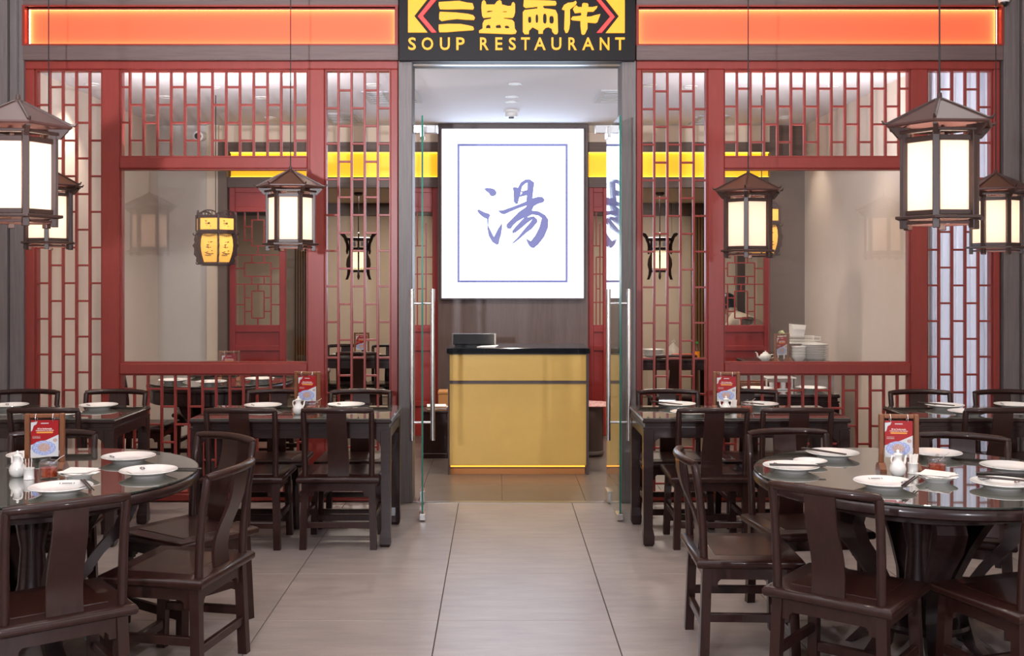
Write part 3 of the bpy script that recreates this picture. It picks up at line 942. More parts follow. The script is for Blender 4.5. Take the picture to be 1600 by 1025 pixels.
tag(MB().add([(-0.09, 0, 0.001), (0.06, -0.02, 0.001), (0.09, 0.06, 0.012), (-0.05, 0.09, 0.004), (-0.09, 0, 0.004), (0.06, -0.02, 0.004), (0.09, 0.06, 0.015), (-0.05, 0.09, 0.007)],
             [(3, 2, 1, 0), (4, 5, 6, 7), (0, 1, 5, 4), (1, 2, 6, 5), (2, 3, 7, 6), (3, 0, 4, 7)]).build('paper_slip', 'napkin', None, loc=(PX(762, 8.75), 8.75, 1.03)), 'crumpled white paper slip on the black counter top', 'paper')
t = thing('storage_stool', 'dark wooden cabinet stool left of the reception counter', 'stool', (PX(681, 9.45), 9.45, 0))
MB().box(-0.12, 0.10, 0, 0.28, 0.04, 0.40, 0.005).build('body', 'chair', t)
MB().box(-0.125, 0.105, -0.006, 0.286, 0, 0.045, 0.004).build('plinth', 'chair', t)
MB().box(-0.128, 0.108, -0.008, 0.288, 0.40, 0.42, 0.004).build('top', 'chair', t)
t = thing('paper_stack', 'messy stack of leaflets on the dark stool left of the counter', 'paper', (PX(683, 9.5), 9.52, 0.42))
for i in range(5):
    MB().box(-0.09, 0.08, -0.05, 0.13, 0.008 * i, 0.008 * i + 0.0065).build('sheet', 'napkin' if i % 3 else 'cardboard', t, loc=(0, 0, 0), rotz=0.1 * math.sin(i * 2.1))
t = thing('cardboard_box', 'tan cardboard box on the floor behind the leaflets left of the counter', 'box', (PX(690, 10.2), 10.2, 0))
MB().box(-0.03, 0.12, -0.02, 0.2, 0, 0.49, 0.003).build('carton', 'cardboard', t)
MB().box(-0.035, 0.125, -0.025, 0.205, 0.49, 0.515, 0.003).build('lid', 'cardboard', t)
t = thing('waste_bin', 'brown cylindrical bin right of the reception counter', 'bin', (PX(925, 9.5), 9.62, 0))
MB().lathe([(0.10, 0.0), (0.112, 0.01), (0.112, 0.44), (0.106, 0.445)], 28).build('drum', 'bin', t, 40)
MB().lathe([(0.114, 0.02), (0.118, 0.035), (0.114, 0.05)], 28).build('base_ring', 'brushed', t, 40)
tag(MB().add([(-0.10, -0.12, 0.002), (0.18, -0.14, 0.006), (0.20, 0.12, 0.016), (-0.08, 0.13, 0.030), (-0.10, -0.12, 0.008), (0.18, -0.14, 0.012), (0.20, 0.12, 0.022), (-0.08, 0.13, 0.036)],
             [(3, 2, 1, 0), (4, 5, 6, 7), (0, 1, 5, 4), (1, 2, 6, 5), (2, 3, 7, 6), (3, 0, 4, 7)]).build('folded_leaflet', 'redpaper', None, loc=(PX(925, 9.5), 9.62, 0.446)), 'pinkish folded leaflet lying on the brown bin', 'leaflet')

# ================================================================ FURNITURE
ZT = 0.765            # table tops


def facing(fx_, fy_):
    return math.atan2(fy_, fx_) - PI / 2


def make_chair():
    t = thing('dining_chair', 'x', 'chair', (0, 0, 0), 0, 'dark wooden dining chairs')
    sw, sd, zs = 0.228, 0.208, 0.432
    # seat frame: rounded rim around a sunk panel
    s = MB()
    rim = [(0.0, 0.0), (0.010, 0.004), (0.016, 0.013), (0.016, 0.027), (0.010, 0.037), (0.0, 0.041)]
    secs = []
    for (o_, dz) in rim:
        secs.append([(-sw - o_, -sd - o_, zs - 0.041 + dz), (sw + o_, -sd - o_, zs - 0.041 + dz), (sw + o_, sd + o_, zs - 0.041 + dz), (-sw - o_, sd + o_, zs - 0.041 + dz)])
    s.strip(secs)
    st = s.build('seat', 'chair', t, 50)
    pn = MB()
    pn.box(-0.165, 0.165, -0.135, 0.145, zs - 0.002, zs + 0.0022, 0.0018)
    pn.build('seat_panel', 'chair_panel', st)
    # legs, splayed
    for sx_ in (-1, 1):
        for sy_ in (-1, 1):
            top = Vector((sx_ * 0.196, sy_ * 0.176, zs - 0.038))
            bot = Vector((sx_ * 0.208, sy_ * 0.190, 0.0))
            a = 0.0195
            sec = lambda p, k: [(p.x - k, p.y - k, p.z), (p.x + k, p.y - k, p.z), (p.x + k, p.y + k, p.z), (p.x - k, p.y + k, p.z)]
            MB().strip([sec(bot, a), sec(top, a)]).build('leg', 'chair', t)
    # aprons with stepped brackets
    za = zs - 0.039
    for sy_ in (-1, 1):
        y = sy_ * 0.178
        pl = [(-0.178, za), (0.178, za), (0.178, za - 0.082), (0.152, za - 0.082), (0.149, za - 0.062), (0.138, za - 0.052), (-0.138, za - 0.052), (-0.149, za - 0.062), (-0.152, za - 0.082), (-0.178, za - 0.082)]
        MB().prism(pl, y - 0.009, y + 0.009, 'y').build('apron', 'chair', t)
    for sx_ in (-1, 1):
        x = sx_ * 0.197
        pl = [(-0.158, za), (0.158, za), (0.158, za - 0.082), (0.132, za - 0.082), (0.129, za - 0.062), (0.118, za - 0.052), (-0.118, za - 0.052), (-0.129, za - 0.062), (-0.132, za - 0.082), (-0.158, za - 0.082)]
        MB().prism(pl, x - 0.009, x + 0.009, 'x').build('apron', 'chair', t)
    # stretchers
    MB().box(-0.187, 0.187, 0.172, 0.198, 0.085, 0.125, 0.003).build('stretcher', 'chair', t)
    MB().box(-0.187, 0.187, -0.196, -0.172, 0.125, 0.160, 0.003).build('stretcher', 'chair', t)
    for sx_ in (-1, 1):
        MB().box(sx_ * 0.204 - 0.012, sx_ * 0.204 + 0.012, -0.170, 0.170, 0.165, 0.200, 0.003).build('stretcher', 'chair', t)
    # back posts, slightly raked and bowed
    for sx_ in (-1, 1):
        MB().tube([(sx_ * 0.196, -0.188, zs - 0.006), (sx_ * 0.197, -0.190, 0.50), (sx_ * 0.198, -0.196, 0.60), (sx_ * 0.199, -0.208, 0.71), (sx_ * 0.200, -0.226, 0.812), (sx_ * 0.200, -0.229, 0.822)],
                  [0.0175, 0.0172, 0.0168, 0.0165, 0.0165, 0.012], 10).build('back_post', 'chair', t, 40)
    # top rail, bowed backwards in the middle
    pts = []
    for i in range(13):
        u = -1 + 2 * i / 12.0
        pts.append((u * 0.208, -0.226 - 0.042 * (1 - u * u), 0.822 + 0.006 * (1 - u * u)))
    MB().tube(pts, [0.014] + [0.0185] * 11 + [0.014], 10, flat=0.95).build('top_rail', 'chair', t, 40)
    # S-shaped splat
    secs = []
    for i in range(13):
        v = i / 12.0
        z = zs - 0.004 + v * (0.818 - zs)
        y = -0.186 - 0.080 * v ** 1.5 + 0.017 * math.sin(v * 2 * PI) * (0.7 + 0.3 * v)
        hw_ = 0.063 - 0.006 * v
        secs.append([(-hw_, y - 0.0065, z), (hw_, y - 0.0065, z), (hw_, y + 0.0065, z), (-hw_, y + 0.0065, z)])
    MB().strip(secs).build('splat', 'chair', t, 35)
    return t


chair0 = make_chair()
first = [True]


def chair(bx_, by_, dx_, dy_, label, group):
    L = math.hypot(dx_, dy_)
    dx_, dy_ = dx_ / L, dy_ / L
    loc = (bx_ + 0.195 * dx_, by_ + 0.195 * dy_, 0)
    rz = facing(dx_, dy_)
    if first[0]:
        first[0] = False
        chair0.location = loc
        chair0.rotation_euler = (0, 0, rz)
        chair0['label'] = label
        chair0['group'] = group
        return chair0
    return dup(chair0, loc, rz, label, group)


GR, GL = 'chairs around the right round table', 'chairs around the left round table'
chair(1.21, 3.92, 0.62, 0.78, 'dark wooden chair with its back to the viewer before the right round table', GR)
chair(0.86, 4.66, 1.0, -0.03, 'dark wooden chair seen sideways at the left edge of the right round table', GR)
chair(1.45, 5.30, 0.12, -1.0, 'dark wooden chair behind the left side of the right round table', GR)
chair(2.24, 5.15, -0.44, -0.90, 'dark wooden chair behind the menu stand of the right round table', GR)
chair(2.025, 3.80, -0.33, 0.94, 'dark wooden chair cut by the right picture edge in the foreground', GR)
chair(2.72, 4.38, -1.0, 0.10, 'dark wooden chair at the far right of the right round table, mostly out of frame', GR)
chair(-1.50, 3.70, -0.60, 0.80, 'dark wooden chair at the bottom left corner with its back to the viewer', GL)
chair(-1.12, 4.35, -0.98, 0.20, 'dark wooden chair right of the left round table, nearest the aisle', GL)
chair(-1.34, 5.14, -0.58, -0.82, 'dark wooden chair behind the right side of the left round table', GL)
chair(-2.2, 5.25, 0.10, -1.0, 'dark wooden chair behind the menu stand of the left round table', GL)
GS = 'chairs at the square tables before the lattice'
chair(-0.94, 6.28, 0, 1, 'dark wooden chair at the left square table, near side, next to the doorway', GS)
chair(-1.505, 6.27, 0, 1, 'dark wooden chair at the left square table, near side, away from the doorway', GS)
chair(-0.93, 7.19, 0, -1, 'dark wooden chair at the left square table, lattice side, next to the doorway', GS)
chair(-1.49, 7.19, 0, -1, 'dark wooden chair at the left square table, lattice side, behind the menu stand', GS)
chair(-2.66, 6.28, 0, 1, 'dark wooden chair at the far left square table, near side', GS)
chair(-2.586, 7.19, 0, -1, 'dark wooden chair at the far left square table, lattice side, under the lattice window edge', GS)
chair(-3.18, 7.19, 0, -1, 'dark wooden chair at the far left square table, before the grey column', GS)
chair(1.26, 6.28, 0, 1, 'dark wooden chair at the right square table, near side, next to the doorway', GS)
chair(1.753, 6.28, 0, 1, 'dark wooden chair at the right square table, near side, away from the doorway', GS)
chair(1.152, 7.19, 0, -1, 'dark wooden chair at the right square table, lattice side, next to the doorway', GS)
chair(1.686, 7.19, 0, -1, 'dark wooden chair at the right square table, lattice side, right of the menu stand', GS)
chair(2.94, 6.28, 0, 1, 'dark wooden chair at the far right square table, near side', GS)
chair(2.85, 7.17, 0, -1, 'dark wooden chair at the far right square table, lattice side, under the window corner', GS)
chair(3.42, 7.17, 0, -1, 'dark wooden chair at the far right square table, before the grey column', GS)
GI = 'chairs inside the dining rooms'
chair(-3.03, 8.55, 1, 0.05, 'dark wooden chair inside, left of the indoor round table', GI)
chair(-2.57, 9.62, 0, -1, 'dark wooden chair inside, behind the left of the indoor round table', GI)
chair(-1.99, 9.62, 0, -1, 'dark wooden chair inside, behind the right of the indoor round table', GI)
chair(-1.48, 8.85, -1, -0.1, 'dark wooden chair inside, right of the indoor round table', GI)


def make_round_table(label, loc, r, group, off=30, drum=False):
    t = thing('round_table', label, 'table', loc, 0, group)
    MB().lathe([(r - 0.05, ZT - 0.056), (r - 0.012, ZT - 0.056), (r, ZT - 0.047), (r + 0.002, ZT - 0.030), (r - 0.004, ZT - 0.014), (r - 0.012, ZT - 0.0085), (r - 0.02, ZT - 0.0085), (0, ZT - 0.0085)], 64).build('tabletop', 'table', t, 35)
    g = MB().lathe([(0, ZT - 0.008), (r - 0.006, ZT - 0.008), (r - 0.003, ZT - 0.006), (r - 0.003, ZT - 0.002), (r - 0.006, ZT), (0, ZT)], 64).build('glass_top', 'tableglass', t, 20)
    MB().lathe([(r - 0.0026, ZT - 0.007), (r - 0.0022, ZT - 0.001)], 64).build('glass_edge', 'glassedge', g, 35)
    k = r / 0.69
    MB().lathe([(0.45 * k, ZT - 0.056), (0.45 * k, ZT - 0.12), (0.42 * k, ZT - 0.12), (0.42 * k, ZT - 0.056)], 48).build('apron', 'table', t, 35)
    if drum:
        MB().lathe([(r - 0.03, ZT - 0.056), (r - 0.02, ZT - 0.06), (r - 0.02, ZT - 0.15), (r - 0.03, ZT - 0.16), (r - 0.05, ZT - 0.16), (r - 0.05, ZT - 0.056)], 56).build('drum_apron', 'table', t, 35)
    path = [(0.37, 0.655), (0.395, 0.60), (0.36, 0.52), (0.27, 0.42), (0.195, 0.31), (0.18, 0.19), (0.21, 0.08), (0.27, 0.02), (0.29, 0.0)]
    wd = [0.055, 0.058, 0.055, 0.045, 0.036, 0.034, 0.036, 0.040, 0.036]
    th = [0.030, 0.032, 0.030, 0.025, 0.022, 0.022, 0.024, 0.018, 0.014]
    leg = MB()
    secs = []
    for (rr, z), w2, t2 in zip(path, wd, th):
        rr *= k
        secs.append([(rr - t2, -w2, z), (rr + t2, -w2, z), (rr + t2, w2, z), (rr - t2, w2, z)])
    lm = leg.strip(secs).mesh('leg', 'table', 30)
    for i in range(6):
        link('leg', lm, t, (0, 0, 0), math.radians(off) + i * PI / 3)
    MB().lathe([(0.16 * k, 0.13), (0.21 * k, 0.13), (0.215 * k, 0.145), (0.21 * k, 0.16), (0.16 * k, 0.16)], 40).build('stretcher_ring', 'table', t, 35)
    MB().lathe([(0.07, 0.16), (0.085, 0.20), (0.06, 0.30), (0.05, 0.45), (0.08, 0.62), (0.11, ZT - 0.06)], 20).build('pillar', 'table', t, 35)
    return t


TR, TL = (1.80, 4.56), (-1.985, 4.55)
make_round_table('large round dark table with glass top at the right, set with plates', (TR[0], TR[1], 0), 0.69, 'round dining tables', 25)
make_round_table('large round dark table with glass top at the left, set with plates', (TL[0], TL[1], 0), 0.685, 'round dining tables', 14)
make_round_table('round dark table inside behind the left lattice', (-2.265, 8.72, 0), 0.58, 'round dining tables', 30, True)


def square_table(x0, x1, y0, y1, label, z=ZT, group='square tables before the lattice'):
    cx, cy = (x0 + x1) / 2, (y0 + y1) / 2
    t = thing('square_table', label, 'table', (cx, cy, 0), 0, group)
    a, b = (x1 - x0) / 2, (y1 - y0) / 2
    MB().box(-a, a, -b, b, z - 0.030, z - 0.0085, 0.006).build('tabletop', 'table', t)
    MB().box(-a + 0.004, a - 0.004, -b + 0.004, b - 0.004, z - 0.008, z, 0.002).build('glass_top', 'tableglass', t)
    for nm, d, z0, z1 in (('waist', 0.016, z - 0.055, z - 0.030), ('moulding', 0.004, z - 0.066, z - 0.055), ('moulding', 0.010, z - 0.074, z - 0.066)):
        m_ = MB()
        q = 0.03
        m_.box(-a + d, a - d, -b + d, -b + d + q, z0, z1).box(-a + d, a - d, b - d - q, b - d, z0, z1)
        m_.box(-a + d, -a + d + q, -b + d + q, b - d - q, z0, z1).box(a - d - q, a - d, -b + d + q, b - d - q, z0, z1)
        m_.build(nm, 'table', t)
    # aprons with rounded inner corners
    zt, zb = z - 0.074, z - 0.118
    lw = 0.062
    for sy_ in (-1, 1):
        L = a - lw - 0.006
        pl = [(-L, zt), (L, zt), (L, zb - 0.05)] + [(L - 0.05 + 0.05 * math.cos(q_), zb - 0.05 + 0.05 * math.sin(q_)) for q_ in [PI / 8 * i for i in range(1, 5)]] + \
             [(-L + 0.05 - 0.05 * math.cos(q_), zb - 0.05 + 0.05 * math.sin(q_)) for q_ in [PI / 8 * i for i in range(4, 0, -1)]] + [(-L, zb - 0.05)]
        y = sy_ * (b - 0.022)
        MB().prism(pl, y - 0.013, y + 0.013, 'y').build('apron', 'table', t)
    for sx_ in (-1, 1):
        L = b - lw - 0.006
        pl = [(-L, zt), (L, zt), (L, zb - 0.05)] + [(L - 0.05 + 0.05 * math.cos(q_), zb - 0.05 + 0.05 * math.sin(q_)) for q_ in [PI / 8 * i for i in range(1, 5)]] + \
             [(-L + 0.05 - 0.05 * math.cos(q_), zb - 0.05 + 0.05 * math.sin(q_)) for q_ in [PI / 8 * i for i in range(4, 0, -1)]] + [(-L, zb - 0.05)]
        x = sx_ * (a - 0.022)
        MB().prism(pl, x - 0.013, x + 0.013, 'x').build('apron', 'table', t)
    for sx_ in (-1, 1):
        for sy_ in (-1, 1):
            x, y = sx_ * (a - 0.036), sy_ * (b - 0.036)
            sec = lambda z_, kx, ox_: [(x + ox_ * sx_ - kx, y + ox_ * sy_ - kx, z_), (x + ox_ * sx_ + kx, y + ox_ * sy_ - kx, z_), (x + ox_ * sx_ + kx, y + ox_ * sy_ + kx, z_), (x + ox_ * sx_ - kx, y + ox_ * sy_ + kx, z_)]
            MB().strip([sec(0.0, 0.024, -0.004), sec(0.018, 0.033, -0.002), sec(0.06, 0.034, -0.002), sec(0.11, 0.027, 0.002), sec(zt, 0.030, 0.0)]).build('leg', 'table', t)
    return t


square_table(-1.83, -0.63, 6.32, 6.98, 'dark square table left of the doorway, set with plates and a menu stand')
square_table(-3.47, -2.27, 6.32, 6.98, 'dark square table at the far left before the grey column')
square_table(0.86, 2.10, 6.34, 6.98, 'dark square table right of the doorway, set with plates and a menu stand')
square_table(2.51, 3.71, 6.36, 6.96, 'dark square table at the far right before the grey column')
GB = 'tables inside the dining rooms'
square_table(-2.0, -0.95, 11.2, 11.9, 'dark table in the back room behind the left inner lattice', group=GB)
square_table(1.35, 2.25, 10.98, 11.6, 'dark table in the back room loaded with takeaway goods', group=GB)
square_table(1.70, 2.60, 8.10, 8.75, 'dark low table inside just behind the right lattice window', z=0.715, group=GB)
chair(-1.22, 12.1, 0, -1, 'dark wooden chair at the back room table behind the left inner lattice, right one', GI)
chair(-1.73, 12.1, 0, -1, 'dark wooden chair at the back room table behind the left inner lattice, left one', GI)
chair(-1.45, 10.98, 0, 1, 'dark wooden chair on the near side of the back room table at left', GI)
chair(1.75, 10.55, 0, 1, 'dark wooden chair before the back room table with takeaway goods', GI)

# ================================================================ TABLEWARE
plate_prof = [(0, 0.004), (0.055, 0.004), (0.062, 0.0), (0.068, 0.0), (0.072, 0.005), (0.100, 0.016), (0.1185, 0.023), (0.120, 0.0245), (0.1185, 0.026), (0.098, 0.0195), (0.076, 0.012), (0.066, 0.0085), (0, 0.008)]
plate_me = MB().lathe(plate_prof, 40).mesh('plate', 'white', 40)
small_me = MB().lathe([(r * 0.62, z * 0.8) for r, z in plate_prof], 32).mesh('saucer', 'white', 40)
mk = MB()
for i in range(6):
    x = -0.018 + i * 0.0065
    mk.box(x, x + 0.0042, 0.0845, 0.0915, 0, 0.0008)
for sgn in (-1, 1):
    mk.box(sgn * 0.027 - 0.0012, sgn * 0.027 + 0.0012, 0.083, 0.093, 0, 0.0008)
mark_me = mk.mesh('printed_mark', 'print')
fl_m = MB()
for i in range(7):
    a = i * 0.9
    fl_m.prism([(0.085 + 0.009 * math.cos(a) + 0.004 * math.cos(q), 0.008 * math.sin(a) + 0.003 * math.sin(q)) for q in [PI / 4 * j for j in range(8)]], 0, 0.0008, 'z')
flower_me = fl_m.mesh('printed_sprig', 'print')
MARK_ROT = Matrix.Rotation(math.radians(17), 4, 'X')


def plate(x, y, z, label, group, rot=0.0, small=False):
    o = link('saucer' if small else 'plate', small_me if small else plate_me, None, (x, y, z + 0.0004), rot)
    tag(o, label, 'plate', group)
    if not small:
        m1 = link('printed_mark', mark_me, o, (0, -0.0035, -0.0095 + 0.001))
        m1.rotation_euler = (math.radians(18.5), 0, 0)
        m2 = link('printed_sprig', flower_me, o, (0.0035, 0, 0.0435))
        m2.rotation_euler = (0, math.radians(-18.5), -0.6)
        m2.location = (0.0, 0.0, -0.0085)
        m2.rotation_euler = (0, math.radians(-18.5), 0)
    return o


def table_pt(px, py, drop=0.822):
    Y = drop * F / (py - CY)
    return PX(px, Y), Y


def chopsticks(x, y, z, ang, label, tilt=0.0, L=0.235):
    d = Vector((math.cos(ang), math.sin(ang), 0))
    nrm = Vector((-d.y, d.x, 0))
    for s_, w_ in ((-1, 'nearer'), (1, 'farther')):
        c = Vector((x, y, z)) + nrm * 0.0055 * s_
        mb = MB()
        a, b = -d * L / 2, d * L / 2 + Vector((0, 0, tilt))
        mb.tube([a, a * 0.99 + b * 0.01, b], [0.0036, 0.0045, 0.0028], 6)
        tag(mb.build('chopstick', 'stick', None, 60, loc=c), '%s chopstick of the pair %s' % (w_, label), 'chopstick', 'pairs of dark chopsticks')


PRG = 'white plates on the right round table'
PLG = 'white plates on the left round table'
PSG = 'white plates on the square tables'
for px, py, lab, rot in ((1236, 731, 'white plate under a chopstick at the left rim of the right round table', 2.2), (1301, 710, 'white plate at the back of the right round table, left of the menu stand', 3.4),
                         (1382, 756, 'white plate at the front of the right round table before the jug', 0.1), (1461, 710, 'white plate half hidden behind the menu stand on the right round table', 2.8),
                         (1577, 731, 'white plate at the right of the right round table, the farther of two', 3.5), (1566, 757, 'white plate at the right of the right round table, the nearer of two', 0.4)):
    x, y = table_pt(px, py)
    plate(x, y, ZT, lab, PRG, rot)
x, y = table_pt(1266, 721.5)
plate(x, y, ZT, 'small white saucer between two plates on the right round table', 'small white saucers', 0, True)
for px, py, lab, rot in ((201, 716, 'white plate at the back right of the left round table', 3.0), (232, 738, 'white plate at the right rim of the left round table', 2.2),
                         (95, 764, 'white plate at the front of the left round table before the napkins', 0.1), (53, 713, 'white plate half hidden behind the menu stand on the left round table', 2.8)):
    x, y = table_pt(px, py)
    plate(x, y, ZT, lab, PLG, rot)
for px, py, lab in ((411, 635, 'white plate on the left square table, left of the jug'), (541, 634, 'white plate on the left square table, right of the menu stand'),
                    (1058, 633, 'white plate on the right square table, left of the menu stand, lattice side'), (1078, 646, 'white plate on the right square table, near side'),
                    (1187, 633, 'white plate on the right square table, right of the menu stand'), (154, 635, 'white plate on the far left square table, right one'),
                    (14, 635, 'white plate on the far left square table at the picture edge'), (95, 648, 'white plate on the far left square table behind the near chair'),
                    (1476, 635, 'white plate on the far right square table, left one'), (1513, 645, 'white plate on the far right square table behind the near chair'),
                    (1584, 634, 'white plate on the far right square table at the picture edge')):
    x, y = table_pt(px, py)
    plate(x, y, ZT, lab, PSG, random.uniform(2.0, 4.2))
for i, (dx_, dy_, q) in enumerate(((-0.32, -0.22, 'front left'), (0.02, -0.36, 'front'), (0.34, -0.10, 'right'), (-0.22, 0.28, 'back left'), (0.25, 0.30, 'back right'))):
    plate(-2.265 + dx_, 8.72 + dy_, ZT, 'white plate on the indoor round table, %s place' % q, 'white plates on the indoor round table', i)
# chopsticks on the plates and glass
x, y = table_pt(1236, 731)
chopsticks(x + 0.02, y - 0.03, ZT + 0.030, -0.12, 'across the left rim plate of the right round table')
x, y = table_pt(1301, 710)
chopsticks(x - 0.045, y - 0.01, ZT + 0.030, -0.9, 'across the back plate of the right round table')
x, y = table_pt(1382, 756)
chopsticks(x + 0.09, y - 0.03, ZT + 0.030, 1.0, 'across the front plate of the right round table')
x, y = table_pt(1577, 731)
chopsticks(x - 0.06, y - 0.10, ZT + 0.0052, -0.25, 'lying on the glass between the two right-hand plates')
x, y = table_pt(1566, 757)
chopsticks(x + 0.04, y + 0.02, ZT + 0.030, -0.55, 'across the nearer right-hand plate')
x, y = table_pt(201, 716)
chopsticks(x - 0.03, y + 0.165, ZT + 0.0052, 0.55, 'lying beyond the back right plate of the left round table')
x, y = table_pt(232, 738)
chopsticks(x + 0.07, y + 0.135, ZT + 0.0052, -0.05, 'lying beyond the right rim plate of the left round table')
x, y = table_pt(95, 764)
chopsticks(x + 0.105, y - 0.005, ZT + 0.030, -1.05, 'across the front plate of the left round table')
x, y = table_pt(1058, 633)
chopsticks(x - 0.07, y - 0.02, ZT + 0.030, -0.8, 'on the lattice-side plate of the right square table')
x, y = table_pt(1187, 633)
chopsticks(x - 0.08, y - 0.01, ZT + 0.030, -0.8, 'on the right-hand plate of the right square table')
x, y = table_pt(1476, 635)
chopsticks(x - 0.06, y - 0.01, ZT + 0.030, -0.8, 'on the left plate of the far right square table')


def make_menu():
    t = thing('menu_stand', 'x', 'menu stand')
    MB().box(-0.083, -0.063, -0.012, 0.012, 0.018, 0.245, 0.003).build('post', 'standwood', t)
    MB().box(0.063, 0.083, -0.012, 0.012, 0.018, 0.245, 0.003).build('post', 'standwood', t)
    MB().box(-0.064, 0.064, -0.008, 0.008, 0.226, 0.244, 0.003).build('top_bar', 'standwood', t)
    for sx_ in (-1, 1):
        x = sx_ * 0.073
        MB().prism([(-0.045, 0), (0.045, 0), (0.045, 0.010), (0.016, 0.034), (-0.016, 0.034), (-0.045, 0.010)], x - 0.014, x + 0.014, 'x').build('foot', 'standwood', t)
    w_, z0, z1 = 0.058, 0.058, 0.216
    cd = MB().box(-w_, w_, -0.0025, 0.0025, z0, z1).build('card', 'card', t)

    def pr(nm, loops, m, off):
        link(nm, outline_mesh(nm, loops, m, 0.0008), cd, (0, -0.0030 - off, 0))
    rot_ = lambda u, v: (-w_ + 2 * w_ * u, z1 - (z1 - z0) * v)
    pr('printed_ground', [[rot_(u, v) for u, v in ((1, .40), (1, 1), (0, 1), (0, .68), (.22, .62), (.55, .55))]], 'cardgrey', 0)
    pr('printed_flag', [[rot_(u, v) for u, v in ((0, .06), (.12, .05), (.24, .03), (.20, .11), (.10, .15), (.05, .28), (0, .31))]], 'cardgrey', 0)
    pr('printed_plate', [[rot_(.47 + .44 * math.cos(a), .76 + .20 * math.sin(a)) for a in [2 * PI * i / 28 for i in range(28)]]], 'cardblue', 0.0008)
    pr('printed_dish', [[rot_(.48 + .22 * math.cos(a), .75 + .115 * math.sin(a)) for a in [2 * PI * i / 20 for i in range(20)]]], 'cardfood', 0.0016)
    pr('printed_cup', [[rot_(.88 + .08 * math.cos(a), .55 + .05 * math.sin(a)) for a in [2 * PI * i / 12 for i in range(12)]]], 'cardfood', 0.0008)
    pr('printed_pill', [[rot_(u, v) for u, v in ((.22, .315), (.78, .315), (.81, .335), (.78, .358), (.22, .358), (.19, .335))]], 'cardorange', 0)
    for txt, u0, u1, v0, v1, b_ in (('81st Indonesia', .24, .76, .21, .255, .012), ('Independence Day Special', .18, .82, .265, .305, .012)):
        q0, q1 = rot_(u0, v1), rot_(u1, v0)
        link('printed_title', text_mesh('printed_title', txt, 'napkin', 0.0008, (q0[0], q1[0], q0[1], q1[1]), b_), cd, (0, -0.0031, 0))
    for v in (.44, .465, .49):
        pr('printed_line', [[rot_(u, v_) for u, v_ in ((.06, v), (.34, v), (.34, v + .010), (.06, v + .010))]], 'cardfood', 0)
    pr('printed_emblem', [[rot_(u, v_) for u, v_ in ((.36, .075), (.64, .075), (.64, .098), (.36, .098))]], 'cardgrey', 0)
    for x in (-0.036, 0.036):
        MB().tube([(x, 0.014 * math.cos(a), 0.226 + 0.019 * math.sin(a)) for a in [2 * PI * i / 16 for i in range(17)]], 0.0014, 6).build('ring', 'chrome', t, 60)
    return t


menu0 = make_menu()
menu0.location = (1.735, 4.62, ZT)
menu0.rotation_euler = (0, 0, -0.12)
menu0['label'] = 'wooden menu stand with a red card on the right round table'
menu0['group'] = 'red menu card stands'
dup(menu0, (-1.97, 4.64, ZT), 0.10, 'wooden menu stand with a red card on the left round table')
dup(menu0, (-1.20, 6.72, ZT), -0.15, 'wooden menu stand with a red card on the left square table')
dup(menu0, (1.435, 6.70, ZT), -0.15, 'wooden menu stand with a red card on the right square table')
dup(menu0, (-2.17, 8.62, ZT), 0.1, 'wooden menu stand with a red card on the indoor round table')
dup(menu0, (PX(565, 11.5), 11.5, ZT), 0.1, 'wooden menu stand with a red card on the back room table at left')


def make_jug():
    t = thing('sauce_jug', 'x', 'jug')
    MB().lathe([(0.018, 0.0), (0.022, 0.001), (0.031, 0.014), (0.034, 0.030), (0.030, 0.046), (0.020, 0.060), (0.0155, 0.068), (0.0165, 0.082), (0.019, 0.088), (0.0, 0.0885)], 24).build('body', 'white', t, 50)
    MB().lathe([(0.0195, 0.0886), (0.018, 0.093), (0.008, 0.096), (0.005, 0.099), (0.007, 0.104), (0.004, 0.109), (0.0, 0.110)], 18).build('lid', 'white', t, 50)
    MB().tube([(-0.016, 0, 0.084), (-0.029, 0, 0.084), (-0.034, 0, 0.070), (-0.029, 0, 0.050)], 0.0035, 8).build('handle', 'white', t, 60)
    MB().tube([(0.026, 0, 0.042), (0.036, 0, 0.058), (0.037, 0, 0.072), (0.042, 0, 0.084)], [0.007, 0.0055, 0.0045, 0.004], 8).build('spout', 'white', t, 60)
    return t


def make_tooth():
    t = thing('toothpick_holder', 'x', 'holder')
    MB().lathe([(0.0, 0.0), (0.022, 0.0), (0.0225, 0.003), (0.0205, 0.006), (0.0205, 0.042), (0.0225, 0.045), (0.0215, 0.047), (0.0185, 0.045), (0.0185, 0.010), (0.0, 0.009)], 24).build('cup', 'white', t, 40)
    for i in range(6):
        a = i * 1.05
        x, y = 0.009 * math.cos(a), 0.009 * math.sin(a)
        MB().add([(x - 0.006, y, 0.011), (x + 0.006, y, 0.011), (x * 1.5 + 0.007 + 0.004, y * 1.5, 0.083), (x * 1.5 - 0.007 + 0.004, y * 1.5, 0.083 - 0.006 * (i % 3)),
                  (x - 0.006, y + 0.0015, 0.011), (x + 0.006, y + 0.0015, 0.011), (x * 1.5 + 0.011, y * 1.5 + 0.0015, 0.083), (x * 1.5 - 0.003, y * 1.5 + 0.0015, 0.083 - 0.006 * (i % 3))],
                 [(0, 1, 2, 3), (5, 4, 7, 6), (0, 4, 5, 1), (3, 2, 6, 7), (0, 3, 7, 4), (1, 5, 6, 2)]).build('paper_sachet', 'napkin', t)
    return t


